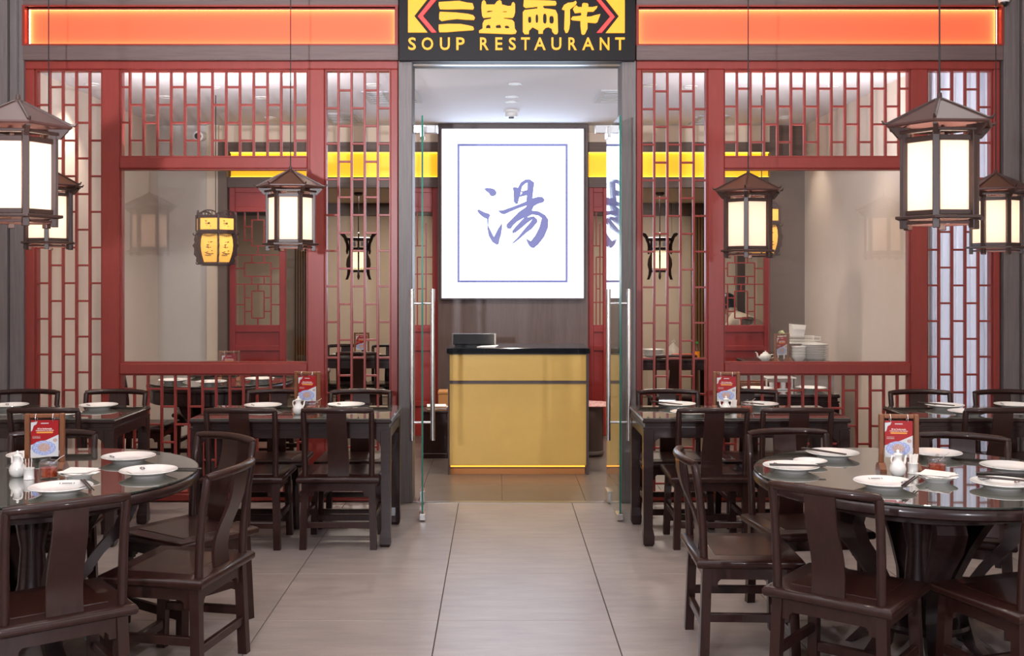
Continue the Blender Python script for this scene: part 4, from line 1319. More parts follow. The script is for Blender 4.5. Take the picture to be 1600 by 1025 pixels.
def make_jar():
    t = thing('chilli_jar', 'x', 'jar')
    MB().lathe([(0.0, 0.0), (0.036, 0.0), (0.039, 0.004), (0.039, 0.056), (0.036, 0.060), (0.034, 0.056), (0.034, 0.006), (0.0, 0.005)], 28).build('glass_jar', 'jar', t, 40)
    MB().lathe([(0.0, 0.006), (0.0335, 0.006), (0.0335, 0.043), (0.0, 0.044)], 28).build('sauce', 'sauce', t, 40)
    MB().lathe([(0.036, 0.0605), (0.039, 0.063), (0.034, 0.070), (0.015, 0.075), (0.006, 0.077), (0.008, 0.084), (0.0, 0.087)], 24).build('lid', 'jar', t, 40)
    MB().tube([(0.01, 0, 0.055), (0.045, 0.002, 0.079), (0.062, 0.003, 0.088)], 0.0018, 6).build('spoon_handle', 'chrome', t, 60)
    return t


def make_napkin():
    t = thing('napkin_dish', 'x', 'napkin dish')
    MB().lathe([(0, 0.003), (0.036, 0.003), (0.040, 0.0), (0.046, 0.0), (0.050, 0.006), (0.078, 0.022), (0.080, 0.024), (0.076, 0.0245), (0.048, 0.010), (0.0, 0.008)], 48,
               wav=lambda a, r, z: 1 + (0.03 * math.cos(12 * a) if r > 0.06 else 0)).build('dish', 'white', t, 40)
    for i in range(4):
        a = 0.35 * i - 0.4
        s_ = 0.060
        pts = [(s_, s_), (-s_, s_), (-s_, -s_), (s_, -s_)]
        z = 0.020 + 0.0035 * i
        v = [(p[0] * math.cos(a) - p[1] * math.sin(a), p[0] * math.sin(a) + p[1] * math.cos(a), z + 0.003 * ((k + i) % 2)) for k, p in enumerate(pts)]
        v += [(x_, y_, z_ + 0.0018) for x_, y_, z_ in v]
        MB().add(v, [(3, 2, 1, 0), (4, 5, 6, 7), (0, 1, 5, 4), (1, 2, 6, 5), (2, 3, 7, 6), (3, 0, 4, 7)]).build('napkin', 'napkin', t)
    return t


sets = {'jug': (make_jug, 'white porcelain sauce jug', 'white sauce jugs'), 'tooth': (make_tooth, 'white cup of paper toothpick sachets', 'toothpick holders'),
        'jar': (make_jar, 'glass jar of red chilli sauce', 'chilli sauce jars'), 'napkin': (make_napkin, 'white dish piled with paper napkins', 'napkin dishes')}
protos = {}


def put(kind, x, y, where, rz=0.0, z=ZT):
    fn, lab, grp = sets[kind]
    lab = lab + ' ' + where
    if kind not in protos:
        o = fn()
        protos[kind] = o
        o.location = (x, y, z + 0.0004)
        o.rotation_euler = (0, 0, rz)
        o['label'] = lab
        o['group'] = grp
        return o
    return dup(protos[kind], (x, y, z + 0.0004), rz, lab, grp)


put('jug', 1.687, 4.50, 'on the right round table', 0.3)
put('tooth', 1.768, 4.545, 'on the right round table', 0.2)
put('jar', 1.865, 4.53, 'on the right round table', 0.3)
put('napkin', 1.80, 4.375, 'on the right round table', 0.3)
put('tooth', -1.943, 4.42, 'on the left round table', 2.0)
put('jug', -2.015, 4.475, 'on the left round table', 2.6)
put('jar', -1.875, 4.455, 'on the left round table', 0.6)
put('napkin', -1.745, 4.445, 'on the left round table', 0.9)
put('jug', PX(466, 6.52), 6.52, 'on the left square table', 0.4)
put('jar', PX(487, 6.56), 6.57, 'on the left square table', 0.4)
put('napkin', PX(515, 6.5), 6.5, 'on the left square table', 0.4)
put('jug', PX(1131, 6.60), 6.54, 'on the right square table', 2.9)
put('tooth', PX(1144, 6.6), 6.56, 'on the right square table', 0.4)
put('jar', 1.535, 6.57, 'on the right square table', 0.4)

# ================================================================ LANTERNS
RB = 0.142


def hexpts(R, z, a0=0.0, n=6):
    return [(R * math.cos(a0 + 2 * PI * k / n), R * math.sin(a0 + 2 * PI * k / n), z) for k in range(n)]


def make_lantern():
    t = thing('hanging_lantern', 'x', 'lantern')
    # roof: thin hexagonal pyramid with eaves
    r = MB()
    secs = [hexpts(0.05, 0.472), hexpts(0.205, 0.392), hexpts(0.212, 0.398), hexpts(0.212, 0.404), hexpts(0.018, 0.502)]
    r.strip(secs)
    r.build('roof', 'lroof', t)
    rd = []
    for k in range(6):
        a = k * PI / 3
        c, s_ = math.cos(a), math.sin(a)
        rd = MB().tube([(0.014 * c, 0.014 * s_, 0.504), (0.11 * c, 0.11 * s_, 0.457), (0.205 * c, 0.205 * s_, 0.4085), (0.222 * c, 0.222 * s_, 0.408), (0.229 * c, 0.229 * s_, 0.420)],
                       [0.006, 0.006, 0.006, 0.0055, 0.003], 6)
        rd.build('ridge', 'lantern', t, 60)
        # eave bracket below each roof corner
        MB().prism([(0.12, 0.352), (0.165, 0.352), (0.196, 0.386), (0.196, 0.392), (0.12, 0.392)], -0.008, 0.008, 'y').xf(Matrix.Rotation(a, 4, 'Z')).build('eave_bracket', 'lantern', t)
        # corner post
        MB().box(RB - 0.013, RB + 0.011, -0.013, 0.013, 0.045, 0.372, 0.002).xf(Matrix.Rotation(a, 4, 'Z')).build('post', 'lantern', t)
        # foot below each corner
        MB().box(RB - 0.012, RB + 0.012, -0.013, 0.013, 0.0, 0.034, 0.002).xf(Matrix.Rotation(a, 4, 'Z')).build('foot', 'lantern', t)
        b = a + PI / 6
        ap = RB * math.cos(PI / 6)
        hw_ = RB / 2 - 0.010
        R_ = Matrix.Rotation(b, 4, 'Z')
        MB().box(ap - 0.004, ap - 0.001, -hw_, hw_, 0.062, 0.338).xf(R_).build('pane', 'pane', t)
        MB().box(ap - 0.009, ap + 0.006, -hw_, hw_, 0.050, 0.069, 0.002).xf(R_).build('rail', 'lantern', t)
        MB().box(ap - 0.009, ap + 0.006, -hw_, hw_, 0.331, 0.352, 0.002).xf(R_).build('rail', 'lantern', t)
        MB().box(ap - 0.004, ap + 0.022, -hw_ - 0.02, hw_ + 0.02, 0.366, 0.378, 0.002).xf(R_).build('eave_rail', 'lantern', t)
        MB().box(ap - 0.010, ap + 0.030, -hw_ - 0.028, hw_ + 0.028, 0.036, 0.048, 0.002).xf(R_).build('ledge', 'lantern', t)
        MB().box(ap - 0.006, ap + 0.002, -hw_, hw_, 0.016, 0.026, 0.001).xf(R_).build('lower_rail', 'lroof', t)
    MB().lathe([(0.024, 0.498), (0.020, 0.506), (0.010, 0.512), (0.008, 0.530), (0.0, 0.531)], 12).build('cap', 'lantern', t, 50)
    MB().tube([(0, 0, 0.528), (0, 0, 2.43)], 0.0035, 6).build('cord', 'cord', t, 60)
    return t


lan0 = make_lantern()
lan_first = [True]


def lantern(px, py, Y, rot, label):
    z = H + (CY - py) * Y / F
    loc = (PX(px, Y), Y, z)
    if lan_first[0]:
        lan_first[0] = False
        o = lan0
        o.location = loc
        o.rotation_euler = (0, 0, rot)
        o['label'] = label
        o['group'] = 'hexagonal lanterns hanging before the front'
    else:
        o = dup(lan0, loc, rot, label)
    b = lamp('lantern_bulb', 'POINT', (0, 0, 0.20), 8.0, (1.0, 0.88, 0.75), radius=0.035)
    b.parent = o
    b.location = (0, 0, 0.20)
    return o


D30 = PI / 6
lantern(28, 355, 4.27, math.radians(5), 'large hexagonal lantern cut by the left picture edge')
lantern(76, 390, 6.70, math.radians(-12), 'hexagonal lantern behind the large left lantern')
lantern(454, 392, 6.70, 0.09, 'hexagonal lantern hanging over the left square table')
lantern(1169, 403, 6.40, math.radians(12.3), 'hexagonal lantern hanging over the right square table')
lantern(1468, 358, 4.15, math.radians(3), 'large hexagonal lantern over the right round table')
lantern(1556, 397, 6.70, math.radians(35), 'hexagonal lantern near the right picture edge before the grey column')


def make_palace():
    t = thing('palace_lantern', 'x', 'lantern')
    Ru, n6 = 0.168, 6
    prof = [(0.118, 0.030), (0.140, 0.070), (0.156, 0.120), (0.162, 0.170), (0.158, 0.220), (0.146, 0.265)]
    MB().strip([hexpts(0.125, 0.0), hexpts(0.14, 0.012), hexpts(0.14, 0.024), hexpts(0.122, 0.032)]).build('base', 'palace', t)
    MB().strip([hexpts(0.150, 0.264), hexpts(0.178, 0.272), hexpts(0.178, 0.292), hexpts(0.168, 0.302)]).build('waist_band', 'palace', t)
    MB().strip([hexpts(0.166, 0.398), hexpts(0.176, 0.402), hexpts(0.176, 0.418), hexpts(0.162, 0.424)]).build('top_band', 'palace', t)
    for k in range(6):
        a = k * PI / 3
        R_ = Matrix.Rotation(a, 4, 'Z')
        b_ = a + D30
        Rb = Matrix.Rotation(b_, 4, 'Z')
        # lower bulging pane (lofted, thin)
        secs = []
        for rr, z in prof:
            ap = rr * math.cos(D30)
            hw_ = rr / 2 - 0.006
            secs.append([(ap - 0.003, -hw_, z), (ap, -hw_, z), (ap, hw_, z), (ap - 0.003, hw_, z)])
        pane = MB().strip(secs).xf(Rb).build('lower_pane', 'palacepane', t)
        ap = Ru * math.cos(D30)
        hw_ = Ru / 2 - 0.010
        up = MB().box(ap - 0.004, ap - 0.001, -hw_, hw_, 0.303, 0.397).xf(Rb).build('upper_pane', 'palacepane', t)
        # ink painting strokes on the panes
        rnd = random.Random(11)
        ik = MB()
        for j in range(12):
            yy, zz = rnd.uniform(-0.028, 0.028), rnd.uniform(0.325, 0.378)
            q = rnd.uniform(0.003, 0.008)
            ik.box(ap - 0.0008, ap + 0.0004, yy - q, yy + q, zz - 0.0025, zz + 0.0025)
        ik.xf(Rb).build('ink_painting', 'ink', up)
        ik = MB()
        for j in range(22):
            zz = rnd.uniform(0.075, 0.20)
            yy = rnd.uniform(-0.032, 0.036) * (0.6 + 0.4 * (zz < 0.14))
            q = rnd.uniform(0.003, 0.010)
            a_ = 0.162 * math.cos(D30)
            ik.box(a_ - 0.018, a_ + 0.0012, yy - q, yy + q, zz - 0.003, zz + 0.003)
        ik.xf(Rb).build('ink_painting', 'ink', pane)
        # posts of the upper box
        MB().box(Ru - 0.010, Ru + 0.010, -0.009, 0.009, 0.295, 0.43, 0.002).xf(R_).build('post', 'palace', t)
        # carved rib following the barrel
        rb = MB()
        secs = []
        for i in range(11):
            z = 0.02 + 0.255 * i / 10
            rr = 0.118 + 0.046 * math.sin(PI * (z - 0.0) / 0.33) * 1.02
            out = rr + 0.030 + 0.009 * math.sin(i * 2.4)
            secs.append([(rr - 0.010, -0.008, z), (out, -0.006, z), (out, 0.006, z), (rr - 0.010, 0.008, z)])
        rb.strip(secs).xf(R_).build('carved_rib', 'palace', t)
        for zc, rr in ((0.262, 0.176), (0.018, 0.150)):
            MB().tube([(rr - 0.012, 0, zc), (rr + 0.014, 0, zc - 0.004), (rr + 0.026, 0, zc + 0.006), (rr + 0.020, 0, zc + 0.016)], [0.006, 0.006, 0.005, 0.004], 6).xf(R_).build('scroll', 'palace', t, 60)
        # pierced arched crest over each face
        cr_ = MB()
        m_ = 10
        for i in range(m_):
            u0, u1 = -1 + 2 * i / m_, -1 + 2 * (i + 1) / m_
            h0, h1 = 0.424 + 0.040 * math.sqrt(max(0, 1 - u0 * u0)), 0.424 + 0.040 * math.sqrt(max(0, 1 - u1 * u1))
            cr_.add([(ap - 0.003, u0 * hw_, h0 - 0.008), (ap - 0.003, u1 * hw_, h1 - 0.008), (ap - 0.003, u1 * hw_, h1 + 0.004), (ap - 0.003, u0 * hw_, h0 + 0.004),
                     (ap + 0.003, u0 * hw_, h0 - 0.008), (ap + 0.003, u1 * hw_, h1 - 0.008), (ap + 0.003, u1 * hw_, h1 + 0.004), (ap + 0.003, u0 * hw_, h0 + 0.004)],
                    [(0, 1, 2, 3), (5, 4, 7, 6), (0, 4, 5, 1), (3, 2, 6, 7), (0, 3, 7, 4), (1, 5, 6, 2)])
            if i % 2:
                cr_.box(ap - 0.002, ap + 0.002, u0 * hw_ - 0.003, u0 * hw_ + 0.003, 0.422, h0)
        cr_.xf(Rb).build('crest', 'palace', t)
        # scalloped skirt under the waist band
        sk = MB()
        for i in range(8):
            u = -1 + 2 * (i + 0.5) / 8
            sk.tube([(ap - 0.004, u * hw_ + 0.008 * math.cos(q), 0.262 - 0.014 * (1 - abs(u)) + 0.007 * math.sin(q)) for q in [PI * 2 * j / 8 for j in range(9)]], 0.0024, 5, caps=False)
        sk.xf(Rb).build('pierced_skirt', 'palace', t)
    MB().tube([(0, 0, 0.41), (0, 0, 1.44)], 0.004, 6).build('chain', 'cord', t, 60)
    for q in (0, PI / 3, 2 * PI / 3):
        MB().box(-0.165, 0.165, -0.004, 0.004, 0.405, 0.415).xf(Matrix.Rotation(q, 4, 'Z')).build('cross_bar', 'palace', t)
    return t


pal0 = make_palace()
pal0.location = (PX(337, 9.0), 9.0, 1.70)
pal0.rotation_euler = (0, 0, math.radians(-8))
pal0['label'] = 'yellow painted palace lantern inside the left window'
pal0['group'] = 'yellow palace lanterns'
pal1 = dup(pal0, (PX(1190, 9.0), 9.0, 1.775), math.radians(16), 'yellow painted palace lantern behind the lantern of the right square table')
for o_ in pal1.children:
    if o_.name.startswith('chain'):
        o_.scale = (1, 1, 1.364 / 1.44)
for px, z in ((337, 1.70), (1190, 1.775)):
    lamp('palace_lantern_bulb', 'POINT', (PX(px, 9.0), 9.0, z + 0.2), 1.5, (1.0, 0.7, 0.35), radius=0.05)


def make_carved():
    t = thing('carved_lantern', 'x', 'lantern')
    MB().strip([hexpts(0.105, 0.085), hexpts(0.13, 0.09), hexpts(0.13, 0.108), hexpts(0.11, 0.115)]).build('base_band', 'carved', t)
    MB().strip([hexpts(0.115, 0.340), hexpts(0.14, 0.348), hexpts(0.14, 0.368), hexpts(0.12, 0.375)]).build('waist_band', 'carved', t)
    MB().strip([hexpts(0.14, 0.455), hexpts(0.165, 0.465), hexpts(0.165, 0.485), hexpts(0.14, 0.495)]).build('top_band', 'carved', t)
    for k in range(6):
        a = k * PI / 3
        R_ = Matrix.Rotation(a, 4, 'Z')
        Rb = Matrix.Rotation(a + D30, 4, 'Z')
        ap = 0.112 * math.cos(D30)
        MB().box(ap - 0.003, ap, -0.045, 0.045, 0.112, 0.343).xf(Rb).build('pane', 'carvedpane', t)
        fr = MB()
        for z in (0.125, 0.330):
            for u in (-0.03, -0.01, 0.01, 0.03):
                fr.tube([(ap + 0.003, u + 0.010 * math.cos(q), z + 0.010 * math.sin(q)) for q in [PI / 4 * j for j in range(9)]], 0.0025, 5, caps=False)
        fr.xf(Rb).build('fretwork', 'carved', t)
        MB().box(0.12 * math.cos(D30) - 0.002, 0.12 * math.cos(D30) + 0.002, -0.022, 0.022, 0.395, 0.440).xf(Rb).build('upper_pane', 'wall' if False else 'curtain', t)
        MB().box(0.104, 0.124, -0.010, 0.010, 0.085, 0.48, 0.002).xf(R_).build('post', 'carved', t)
        # flared dragon arm at the top
        MB().strip([[(x - d, -0.008, z), (x + d, -0.008, z - e), (x + d, 0.008, z - e), (x - d, 0.008, z)] for x, z, d, e in
                    ((0.150, 0.30, 0.006, 0.0), (0.152, 0.33, 0.012, 0.0), (0.142, 0.37, 0.016, 0.0), (0.150, 0.42, 0.014, 0.0), (0.166, 0.46, 0.018, 0.0), (0.180, 0.50, 0.016, 0.01), (0.205, 0.535, 0.018, 0.02), (0.232, 0.545, 0.010, 0.01))]).xf(R_).build('dragon_arm', 'carved', t, 40)
        MB().strip([[(x - d, -0.006, z), (x + d, -0.006, z), (x + d, 0.006, z), (x - d, 0.006, z)] for x, z, d in
                    ((0.158, 0.0, 0.014), (0.148, 0.02, 0.014), (0.134, 0.06, 0.016), (0.128, 0.11, 0.018), (0.140, 0.17, 0.022), (0.136, 0.24, 0.018), (0.120, 0.29, 0.008))]).xf(R_).build('scroll_foot', 'carved', t, 40)
    MB().tube([(0, 0, 0.50), (0, 0, 1.0)], 0.006, 6).build('chain', 'carved', t, 60)
    for q in (0, PI / 3, 2 * PI / 3):
        MB().box(-0.15, 0.15, -0.005, 0.005, 0.47, 0.482).xf(Matrix.Rotation(q, 4, 'Z')).build('cross_bar', 'carved', t)
    MB().lathe([(0.05, 1.022), (0.055, 1.0), (0.04, 0.985), (0.0, 0.98)], 16).build('ceiling_rose', 'carved', t, 40)
    MB().tube([(0, 0, 0.11), (0, 0, 0.03), (0, 0, 0.0)], [0.008, 0.016, 0.004], 8).build('tassel', 'carved', t, 60)
    return t


car0 = make_carved()
car0.location = (PX(560, 12.5), 12.5, 1.578)
car0.rotation_euler = (0, 0, math.radians(38))
car0['label'] = 'black carved lantern in the back room behind the left inner lattice'
car0['group'] = 'black carved back room lanterns'
dup(car0, (PX(1031, 12.5), 12.5, 1.578), math.radians(21.4), 'black carved lantern in the back room behind the right inner lattice')

# ================================================================ GOODS INSIDE
YSB = 9.2
sb = thing('sideboard', 'grey sideboard with dark top against the right wall inside', 'sideboard', (PX(1240, YSB), YSB, 0))
zsb = 0.872
MB().box(-0.36, 0.34, -0.02, 0.50, 0.08, zsb - 0.03, 0.004).build('carcass', 'cabgrey', sb)
MB().box(-0.38, 0.36, -0.04, 0.52, zsb - 0.03, zsb, 0.005).build('top', 'table', sb)
for i in range(2):
    d_ = MB().box(-0.355 + i * 0.35, -0.01 + i * 0.35, -0.036, -0.02, 0.09, zsb - 0.04, 0.003).build('door', 'cabgrey', sb)
    MB().box(-0.06 + i * 0.10, -0.05 + i * 0.10, -0.05, -0.036, 0.55, 0.68, 0.002).build('handle', 'brushed', d_)
MB().box(-0.36, 0.34, 0.0, 0.48, 0.0, 0.08).build('plinth', 'blackplastic', sb)
xs = lambda px, Y: PX(px, Y)
for i in range(9):
    o = link('plate', plate_me, None, (xs(1273, 9.35), 9.35, zsb + 0.0004 + i * 0.0155))
    tag(o, 'white plate in the tall stack on the sideboard, %s from the bottom' % ['first', 'second', 'third', 'fourth', 'fifth', 'sixth', 'seventh', 'eighth', 'ninth'][i], 'plate', 'stacked plates on the sideboard')
bowl_me = MB().lathe([(0, 0.003), (0.028, 0.003), (0.030, 0.0), (0.034, 0.0), (0.036, 0.006), (0.056, 0.030), (0.063, 0.052), (0.060, 0.053), (0.052, 0.030), (0.030, 0.010), (0, 0.008)], 28).mesh('bowl', 'white', 40)
for i in range(4):
    tag(link('bowl', bowl_me, None, (xs(1247, 9.3), 9.28, zsb + 0.0004 + i * 0.026)), 'white bowl in the stack beside the plates on the sideboard, %s from the bottom' % ['first', 'second', 'third', 'fourth'][i], 'bowl', 'stacked bowls on the sideboard')
t = thing('teapot', 'white teapot on the left of the sideboard', 'teapot', (xs(1196, 9.3), 9.3, zsb + 0.0004))
MB().lathe([(0, 0), (0.032, 0), (0.046, 0.02), (0.050, 0.040), (0.042, 0.060), (0.026, 0.068), (0, 0.069)], 24).build('body', 'white', t, 50)
MB().lathe([(0.026, 0.0692), (0.02, 0.078), (0.006, 0.082), (0.008, 0.090), (0, 0.092)], 18).build('lid', 'white', t, 50)
MB().tube([(-0.042, 0, 0.025), (-0.068, 0, 0.042), (-0.075, 0, 0.072), (-0.088, 0, 0.080)], [0.012, 0.009, 0.006, 0.005], 8).build('spout', 'white', t, 60)
MB().tube([(0.040, 0, 0.055), (0.070, 0, 0.060), (0.078, 0, 0.040), (0.046, 0, 0.020)], 0.005, 8).build('handle', 'white', t, 60)
dup(menu0, (xs(1219, 9.3), 9.25, zsb), 0.5, 'wooden menu stand turned sideways on the sideboard')
# white wire rack with cups, box and leaves on top
t = thing('dish_rack', 'white wire dish rack behind the plates on the sideboard', 'rack', (xs(1250, 9.55), 9.585, zsb))
for sx_ in (-0.16, 0.16):
    for sy_ in (-0.10, 0.10):
        MB().box(sx_ - 0.005, sx_ + 0.005, sy_ - 0.005, sy_ + 0.005, 0, 0.20).build('leg', 'wire', t)
MB().box(-0.17, 0.17, -0.11, 0.11, 0.14, 0.15, 0.003).build('shelf', 'wire', t)
for z in (0.17, 0.20):
    MB().tube([(-0.165, -0.105, z), (0.165, -0.105, z), (0.165, 0.105, z), (-0.165, 0.105, z), (-0.165, -0.105, z)], 0.004, 6).build('wire_rim', 'wire', t)
t = thing('paper_box', 'white open paper box on top of the wire dish rack', 'box', (xs(1247, 9.55), 9.57, zsb + 0.2045))
MB().add([(-0.06, -0.03, 0), (0.05, -0.03, 0), (0.07, -0.03, 0.10), (-0.06, -0.03, 0.11), (-0.06, 0.05, 0), (0.05, 0.05, 0), (0.07, 0.06, 0.10), (-0.06, 0.06, 0.11)],
         [(0, 1, 2, 3), (5, 4, 7, 6), (0, 4, 5, 1), (3, 2, 6, 7), (0, 3, 7, 4), (1, 5, 6, 2)]).build('carton', 'white', t)
MB().add([(-0.055, -0.034, 0.105), (0.068, -0.034, 0.098), (0.05, -0.05, 0.06), (-0.05, -0.05, 0.066), (-0.055, -0.032, 0.105), (0.068, -0.032, 0.098), (0.05, -0.047, 0.06), (-0.05, -0.047, 0.066)],
         [(0, 1, 2, 3), (5, 4, 7, 6), (0, 4, 5, 1), (3, 2, 6, 7), (0, 3, 7, 4), (1, 5, 6, 2)]).build('flap', 'white', t)
t = thing('leafy_greens', 'small bunch of pale green leaves on the wire rack', 'vegetable', (xs(1230, 9.55), 9.56, zsb + 0.2045))
for i in range(6):
    a = 2.2 + 0.32 * i
    MB().tube([(0, 0.01 * (i - 2), 0.004), (0.035 * math.cos(a), 0.012 * (i - 2), 0.018 + 0.006 * i), (0.075 * math.cos(a), 0.016 * (i - 2), 0.012 + 0.006 * i)], [0.003, 0.009, 0.002], 6, flat=0.4).build('leaf', 'leaf', t, 60)
# low table behind the right window
zl = 0.7154
for i, (px, yy, lab) in enumerate(((1185, 8.35, 'white plate on the low indoor table, left of the tray'), (1272, 8.38, 'white plate on the low indoor table at its right end'))):
    plate(xs(px, 8.3), yy, zl, lab, 'plates on the low indoor table', 3.0)
t = thing('food_tray', 'brown serving tray on the low table behind the right lattice', 'tray', (xs(1182, 8.5), 8.60, zl))
MB().box(-0.13, 0.13, -0.08, 0.08, 0, 0.008, 0.003).build('base', 'standwood', t)
for a in ((-0.13, 0.13, -0.085, -0.075), (-0.13, 0.13, 0.075, 0.085), (-0.135, -0.125, -0.085, 0.085), (0.125, 0.135, -0.085, 0.085)):
    MB().box(*a, 0.004, 0.05, 0.002).build('side', 'standwood', t)
t = thing('cup_rack', 'white tray of small red and white cups on the low indoor table', 'tray', (xs(1218, 8.45), 8.46, zl))
MB().box(-0.10, 0.10, -0.07, 0.07, 0, 0.012, 0.003).build('base', 'white', t)
MB().box(-0.115, 0.115, -0.08, 0.08, 0.09, 0.10, 0.003).build('upper_shelf', 'white', t)
for sx_ in (-0.10, 0.10):
    MB().box(sx_ - 0.006, sx_ + 0.006, -0.006, 0.006, 0.012, 0.09).build('support', 'white', t)
for i in range(4):
    tag(MB().lathe([(0, 0.0), (0.018, 0.0), (0.022, 0.045), (0.019, 0.045), (0.016, 0.004), (0, 0.004)], 16).build('cup', 'card' if i % 2 else 'white', None, 40, loc=(xs(1218, 8.45) - 0.066 + 0.044 * i, 8.43, zl + 0.0125)),
        '%s small cup inside the white cup tray, counted from the left' % ['first', 'second', 'third', 'fourth'][i], 'cup', 'small cups in the tray')
# goods on the back room tables
zt2 = ZT + 0.0004
t = thing('plastic_bag', 'knotted pale plastic takeaway bag on the back room table', 'bag', (xs(1052, 11.2), 11.2, zt2))
MB().lathe([(0, 0), (0.070, 0.0), (0.085, 0.02), (0.080, 0.06), (0.055, 0.10), (0.022, 0.135), (0.012, 0.150)], 20, wav=lambda a, r, z: 1 + 0.08 * math.cos(5 * a + z * 30)).build('bag_body', 'bag', t, 60)
MB().tube([(0.0, 0, 0.145), (0.02, 0, 0.165), (0.01, 0, 0.185), (-0.015, 0, 0.165), (0, 0, 0.145)], 0.006, 6).build('knot', 'bag', t, 60)
t = thing('red_box', 'flat red carton on the back room table', 'box', (xs(1069, 11.05), 11.06, zt2))
MB().box(-0.12, 0.12, -0.04, 0.04, 0, 0.045, 0.003).build('carton', 'redbox', t)
MB().box(-0.10, 0.06, -0.0415, -0.04, 0.012, 0.034).build('printed_label', 'cardorange', t)
t = thing('juice_bottle', 'small bottle of orange juice with green cap on the back room table', 'bottle', (xs(1089, 11.1), 11.1, zt2))
MB().lathe([(0, 0), (0.03, 0), (0.032, 0.01), (0.032, 0.07), (0.0, 0.071)], 18).build('juice', 'juice', t, 40)
MB().lathe([(0.0325, 0.07), (0.031, 0.10), (0.014, 0.135), (0.013, 0.15)], 18).build('bottle_neck', 'jar', t, 40)
MB().lathe([(0.015, 0.15), (0.015, 0.17), (0.0, 0.171)], 14).build('cap', 'capgreen', t, 40)
for i in range(5):
    o = link('plate', plate_me, None, (xs(1021, 11.15), 11.16, zt2 + i * 0.0155))
    tag(o, 'white plate in the short stack on the back room table, %s from the bottom' % ['first', 'second', 'third', 'fourth', 'fifth'][i], 'plate', 'stacked plates on the back room table')
plate(xs(537, 11.4), 11.38, ZT, 'white plate on the back room table, left place', 'plates on the back room table', 1)
plate(xs(580, 11.4), 11.34, ZT, 'white plate on the back room table, right place', 'plates on the back room table', 2)

# ================================================================ PERSON (seated in the back room, seen through the lattice)
st_ = thing('dining_stool', 'dark round stool under the seated person in the back room', 'stool', (2.82, 11.62, 0))
MB().lathe([(0, 0.44), (0.17, 0.44), (0.175, 0.45), (0.17, 0.465), (0, 0.467)], 24).build('seat', 'chair', st_, 40)
for k in range(4):
    a = PI / 4 + k * PI / 2
    MB().tube([(0.12 * math.cos(a), 0.12 * math.sin(a), 0.44), (0.15 * math.cos(a), 0.15 * math.sin(a), 0)], 0.018, 8).build('leg', 'chair', st_, 40)


def skin_body(name, verts, edges, radii, root, m, parent=None, sub=2):
    me = bpy.data.meshes.new(name)
    me.from_pydata(verts, edges, [])
    o = bpy.data.objects.new(name, me)
    COL.objects.link(o)
    if parent:
        o.parent = parent
    md = o.modifiers.new('skin', 'SKIN')
    md.use_smooth_shade = True
    for i, v in enumerate(me.skin_vertices[0].data):
        r = radii[i]
        v.radius = r if isinstance(r, tuple) else (r, r)
        v.use_root = (i == root)
    s_ = o.modifiers.new('sub', 'SUBSURF')
    s_.levels = sub
    s_.render_levels = sub
    me.materials.append(M[m])
    return o


pv = [(2.72, 11.62, 0.55), (2.71, 11.66, 0.72), (2.69, 11.74, 0.90), (2.66, 11.83, 1.085), (2.61, 11.91, 1.155), (2.565, 11.965, 1.185),      # 0-5 pelvis..neck
      (2.82, 11.86, 1.05), (2.86, 12.02, 0.86), (2.76, 12.20, 0.80),   # 6-8 right arm
      (2.47, 11.80, 1.05), (2.42, 11.98, 0.86), (2.48, 12.18, 0.80),   # 9-11 left arm
      (2.81, 11.68, 0.53), (2.78, 12.06, 0.51), (2.80, 12.04, 0.10), (2.79, 12.20, 0.04),   # 12-15 right leg
      (2.61, 11.66, 0.53), (2.56, 12.05, 0.51), (2.57, 12.03, 0.10), (2.55, 12.18, 0.04),   # 16-19 left leg
      (2.54, 12.01, 1.20), (2.52, 12.05, 1.26)]
pe = [(0, 1), (1, 2), (2, 3), (3, 4), (4, 5), (4, 6), (6, 7), (7, 8), (4, 9), (9, 10), (10, 11), (0, 12), (12, 13), (13, 14), (14, 15), (0, 16), (16, 17), (17, 18), (18, 19), (5, 20), (20, 21)]
pr_ = [0.13, 0.13, 0.14, 0.145, 0.11, 0.055, 0.07, 0.05, 0.038, 0.07, 0.05, 0.038, 0.09, 0.065, 0.045, 0.04, 0.09, 0.065, 0.045, 0.04, 0.07, 0.085]
person = skin_body('person', pv, pe, pr_, 0, 'shirt')
person.location = (0.10, 0.0, 0.0)
tag(person, 'person in a cream shirt leaning forward behind the right red partition door', 'person')
hd = MB()
hd.lathe([(0.0, -0.115), (0.045, -0.10), (0.070, -0.05), (0.080, 0.0), (0.083, 0.04), (0.068, 0.085), (0.035, 0.108), (0.0, 0.114)], 20)
hd.xf(Matrix.Translation((2.50, 12.09, 1.30)) @ Matrix.Rotation(-0.5, 4, 'X') @ Matrix.Diagonal((0.92, 1.08, 1.0, 1.0)))
hd.build('head', 'skin', person, 60)
hr = MB()
hr.lathe([(0.086, -0.07), (0.090, -0.02), (0.092, 0.04), (0.077, 0.09), (0.040, 0.118), (0.0, 0.124)], 20)
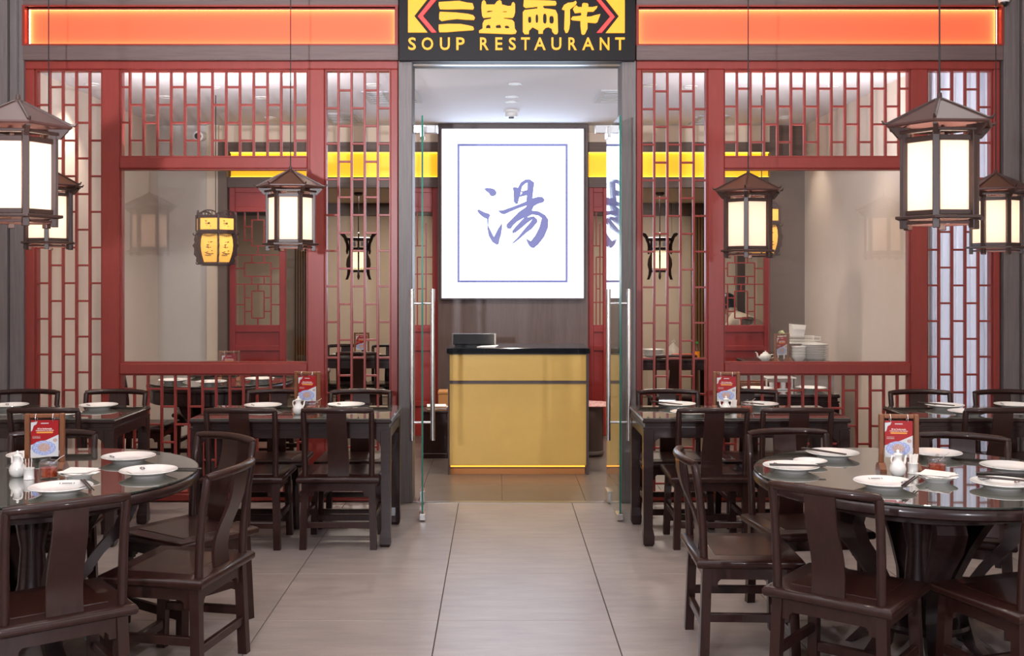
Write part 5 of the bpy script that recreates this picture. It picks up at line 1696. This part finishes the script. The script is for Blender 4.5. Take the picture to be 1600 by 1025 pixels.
hr.xf(Matrix.Translation((2.505, 12.075, 1.305)) @ Matrix.Rotation(-0.35, 4, 'X') @ Matrix.Diagonal((0.95, 1.08, 1.0, 1.0)))
hr.build('hair', 'hair', person, 60)
for s_ in (-1, 1):
    MB().lathe([(0.0, -0.02), (0.008, -0.012), (0.010, 0.006), (0.0, 0.02)], 10).build('ear', 'skin', person, 60, loc=(2.50 + s_ * 0.084, 12.10, 1.287))
MB().lathe([(0.0, -0.02), (0.012, -0.012), (0.007, 0.012), (0.0, 0.02)], 10).build('nose', 'skin', person, 60, loc=(2.50, 12.195, 1.26))
for side, (hx, hy, hz) in ((1, (2.755, 12.21, 0.797)), (-1, (2.483, 12.19, 0.797))):
    hn = [(hx, hy, hz), (hx - side * 0.005, hy + 0.05, hz - 0.005)]
    hedges = [(0, 1)]
    rad = [0.028, 0.030]
    for f_ in range(4):
        b0 = len(hn)
        dx_ = (f_ - 1.5) * 0.019
        Lf = (0.062, 0.072, 0.068, 0.052)[f_]
        hn += [(hx + dx_, hy + 0.075, hz), (hx + dx_ * 1.15, hy + 0.075 + Lf * 0.55, hz - 0.004), (hx + dx_ * 1.2, hy + 0.075 + Lf, hz - 0.018)]
        hedges += [(1, b0), (b0, b0 + 1), (b0 + 1, b0 + 2)]
        rad += [0.0095, 0.0085, 0.0075]
    b0 = len(hn)
    hn += [(hx - side * 0.038, hy + 0.035, hz - 0.004), (hx - side * 0.05, hy + 0.068, hz - 0.010)]
    hedges += [(0, b0), (b0, b0 + 1)]
    rad += [0.011, 0.0085]
    skin_body('hand', hn, hedges, rad, 0, 'skin', person, 1)
ov = [(2.72, 11.62, 0.555), (2.81, 11.68, 0.535), (2.78, 12.06, 0.515), (2.80, 12.04, 0.08), (2.61, 11.66, 0.535), (2.56, 12.05, 0.515), (2.57, 12.03, 0.08)]
skin_body('trousers', ov, [(0, 1), (1, 2), (2, 3), (0, 4), (4, 5), (5, 6)], [0.15, 0.10, 0.075, 0.06, 0.10, 0.075, 0.06], 0, 'trousers', person)
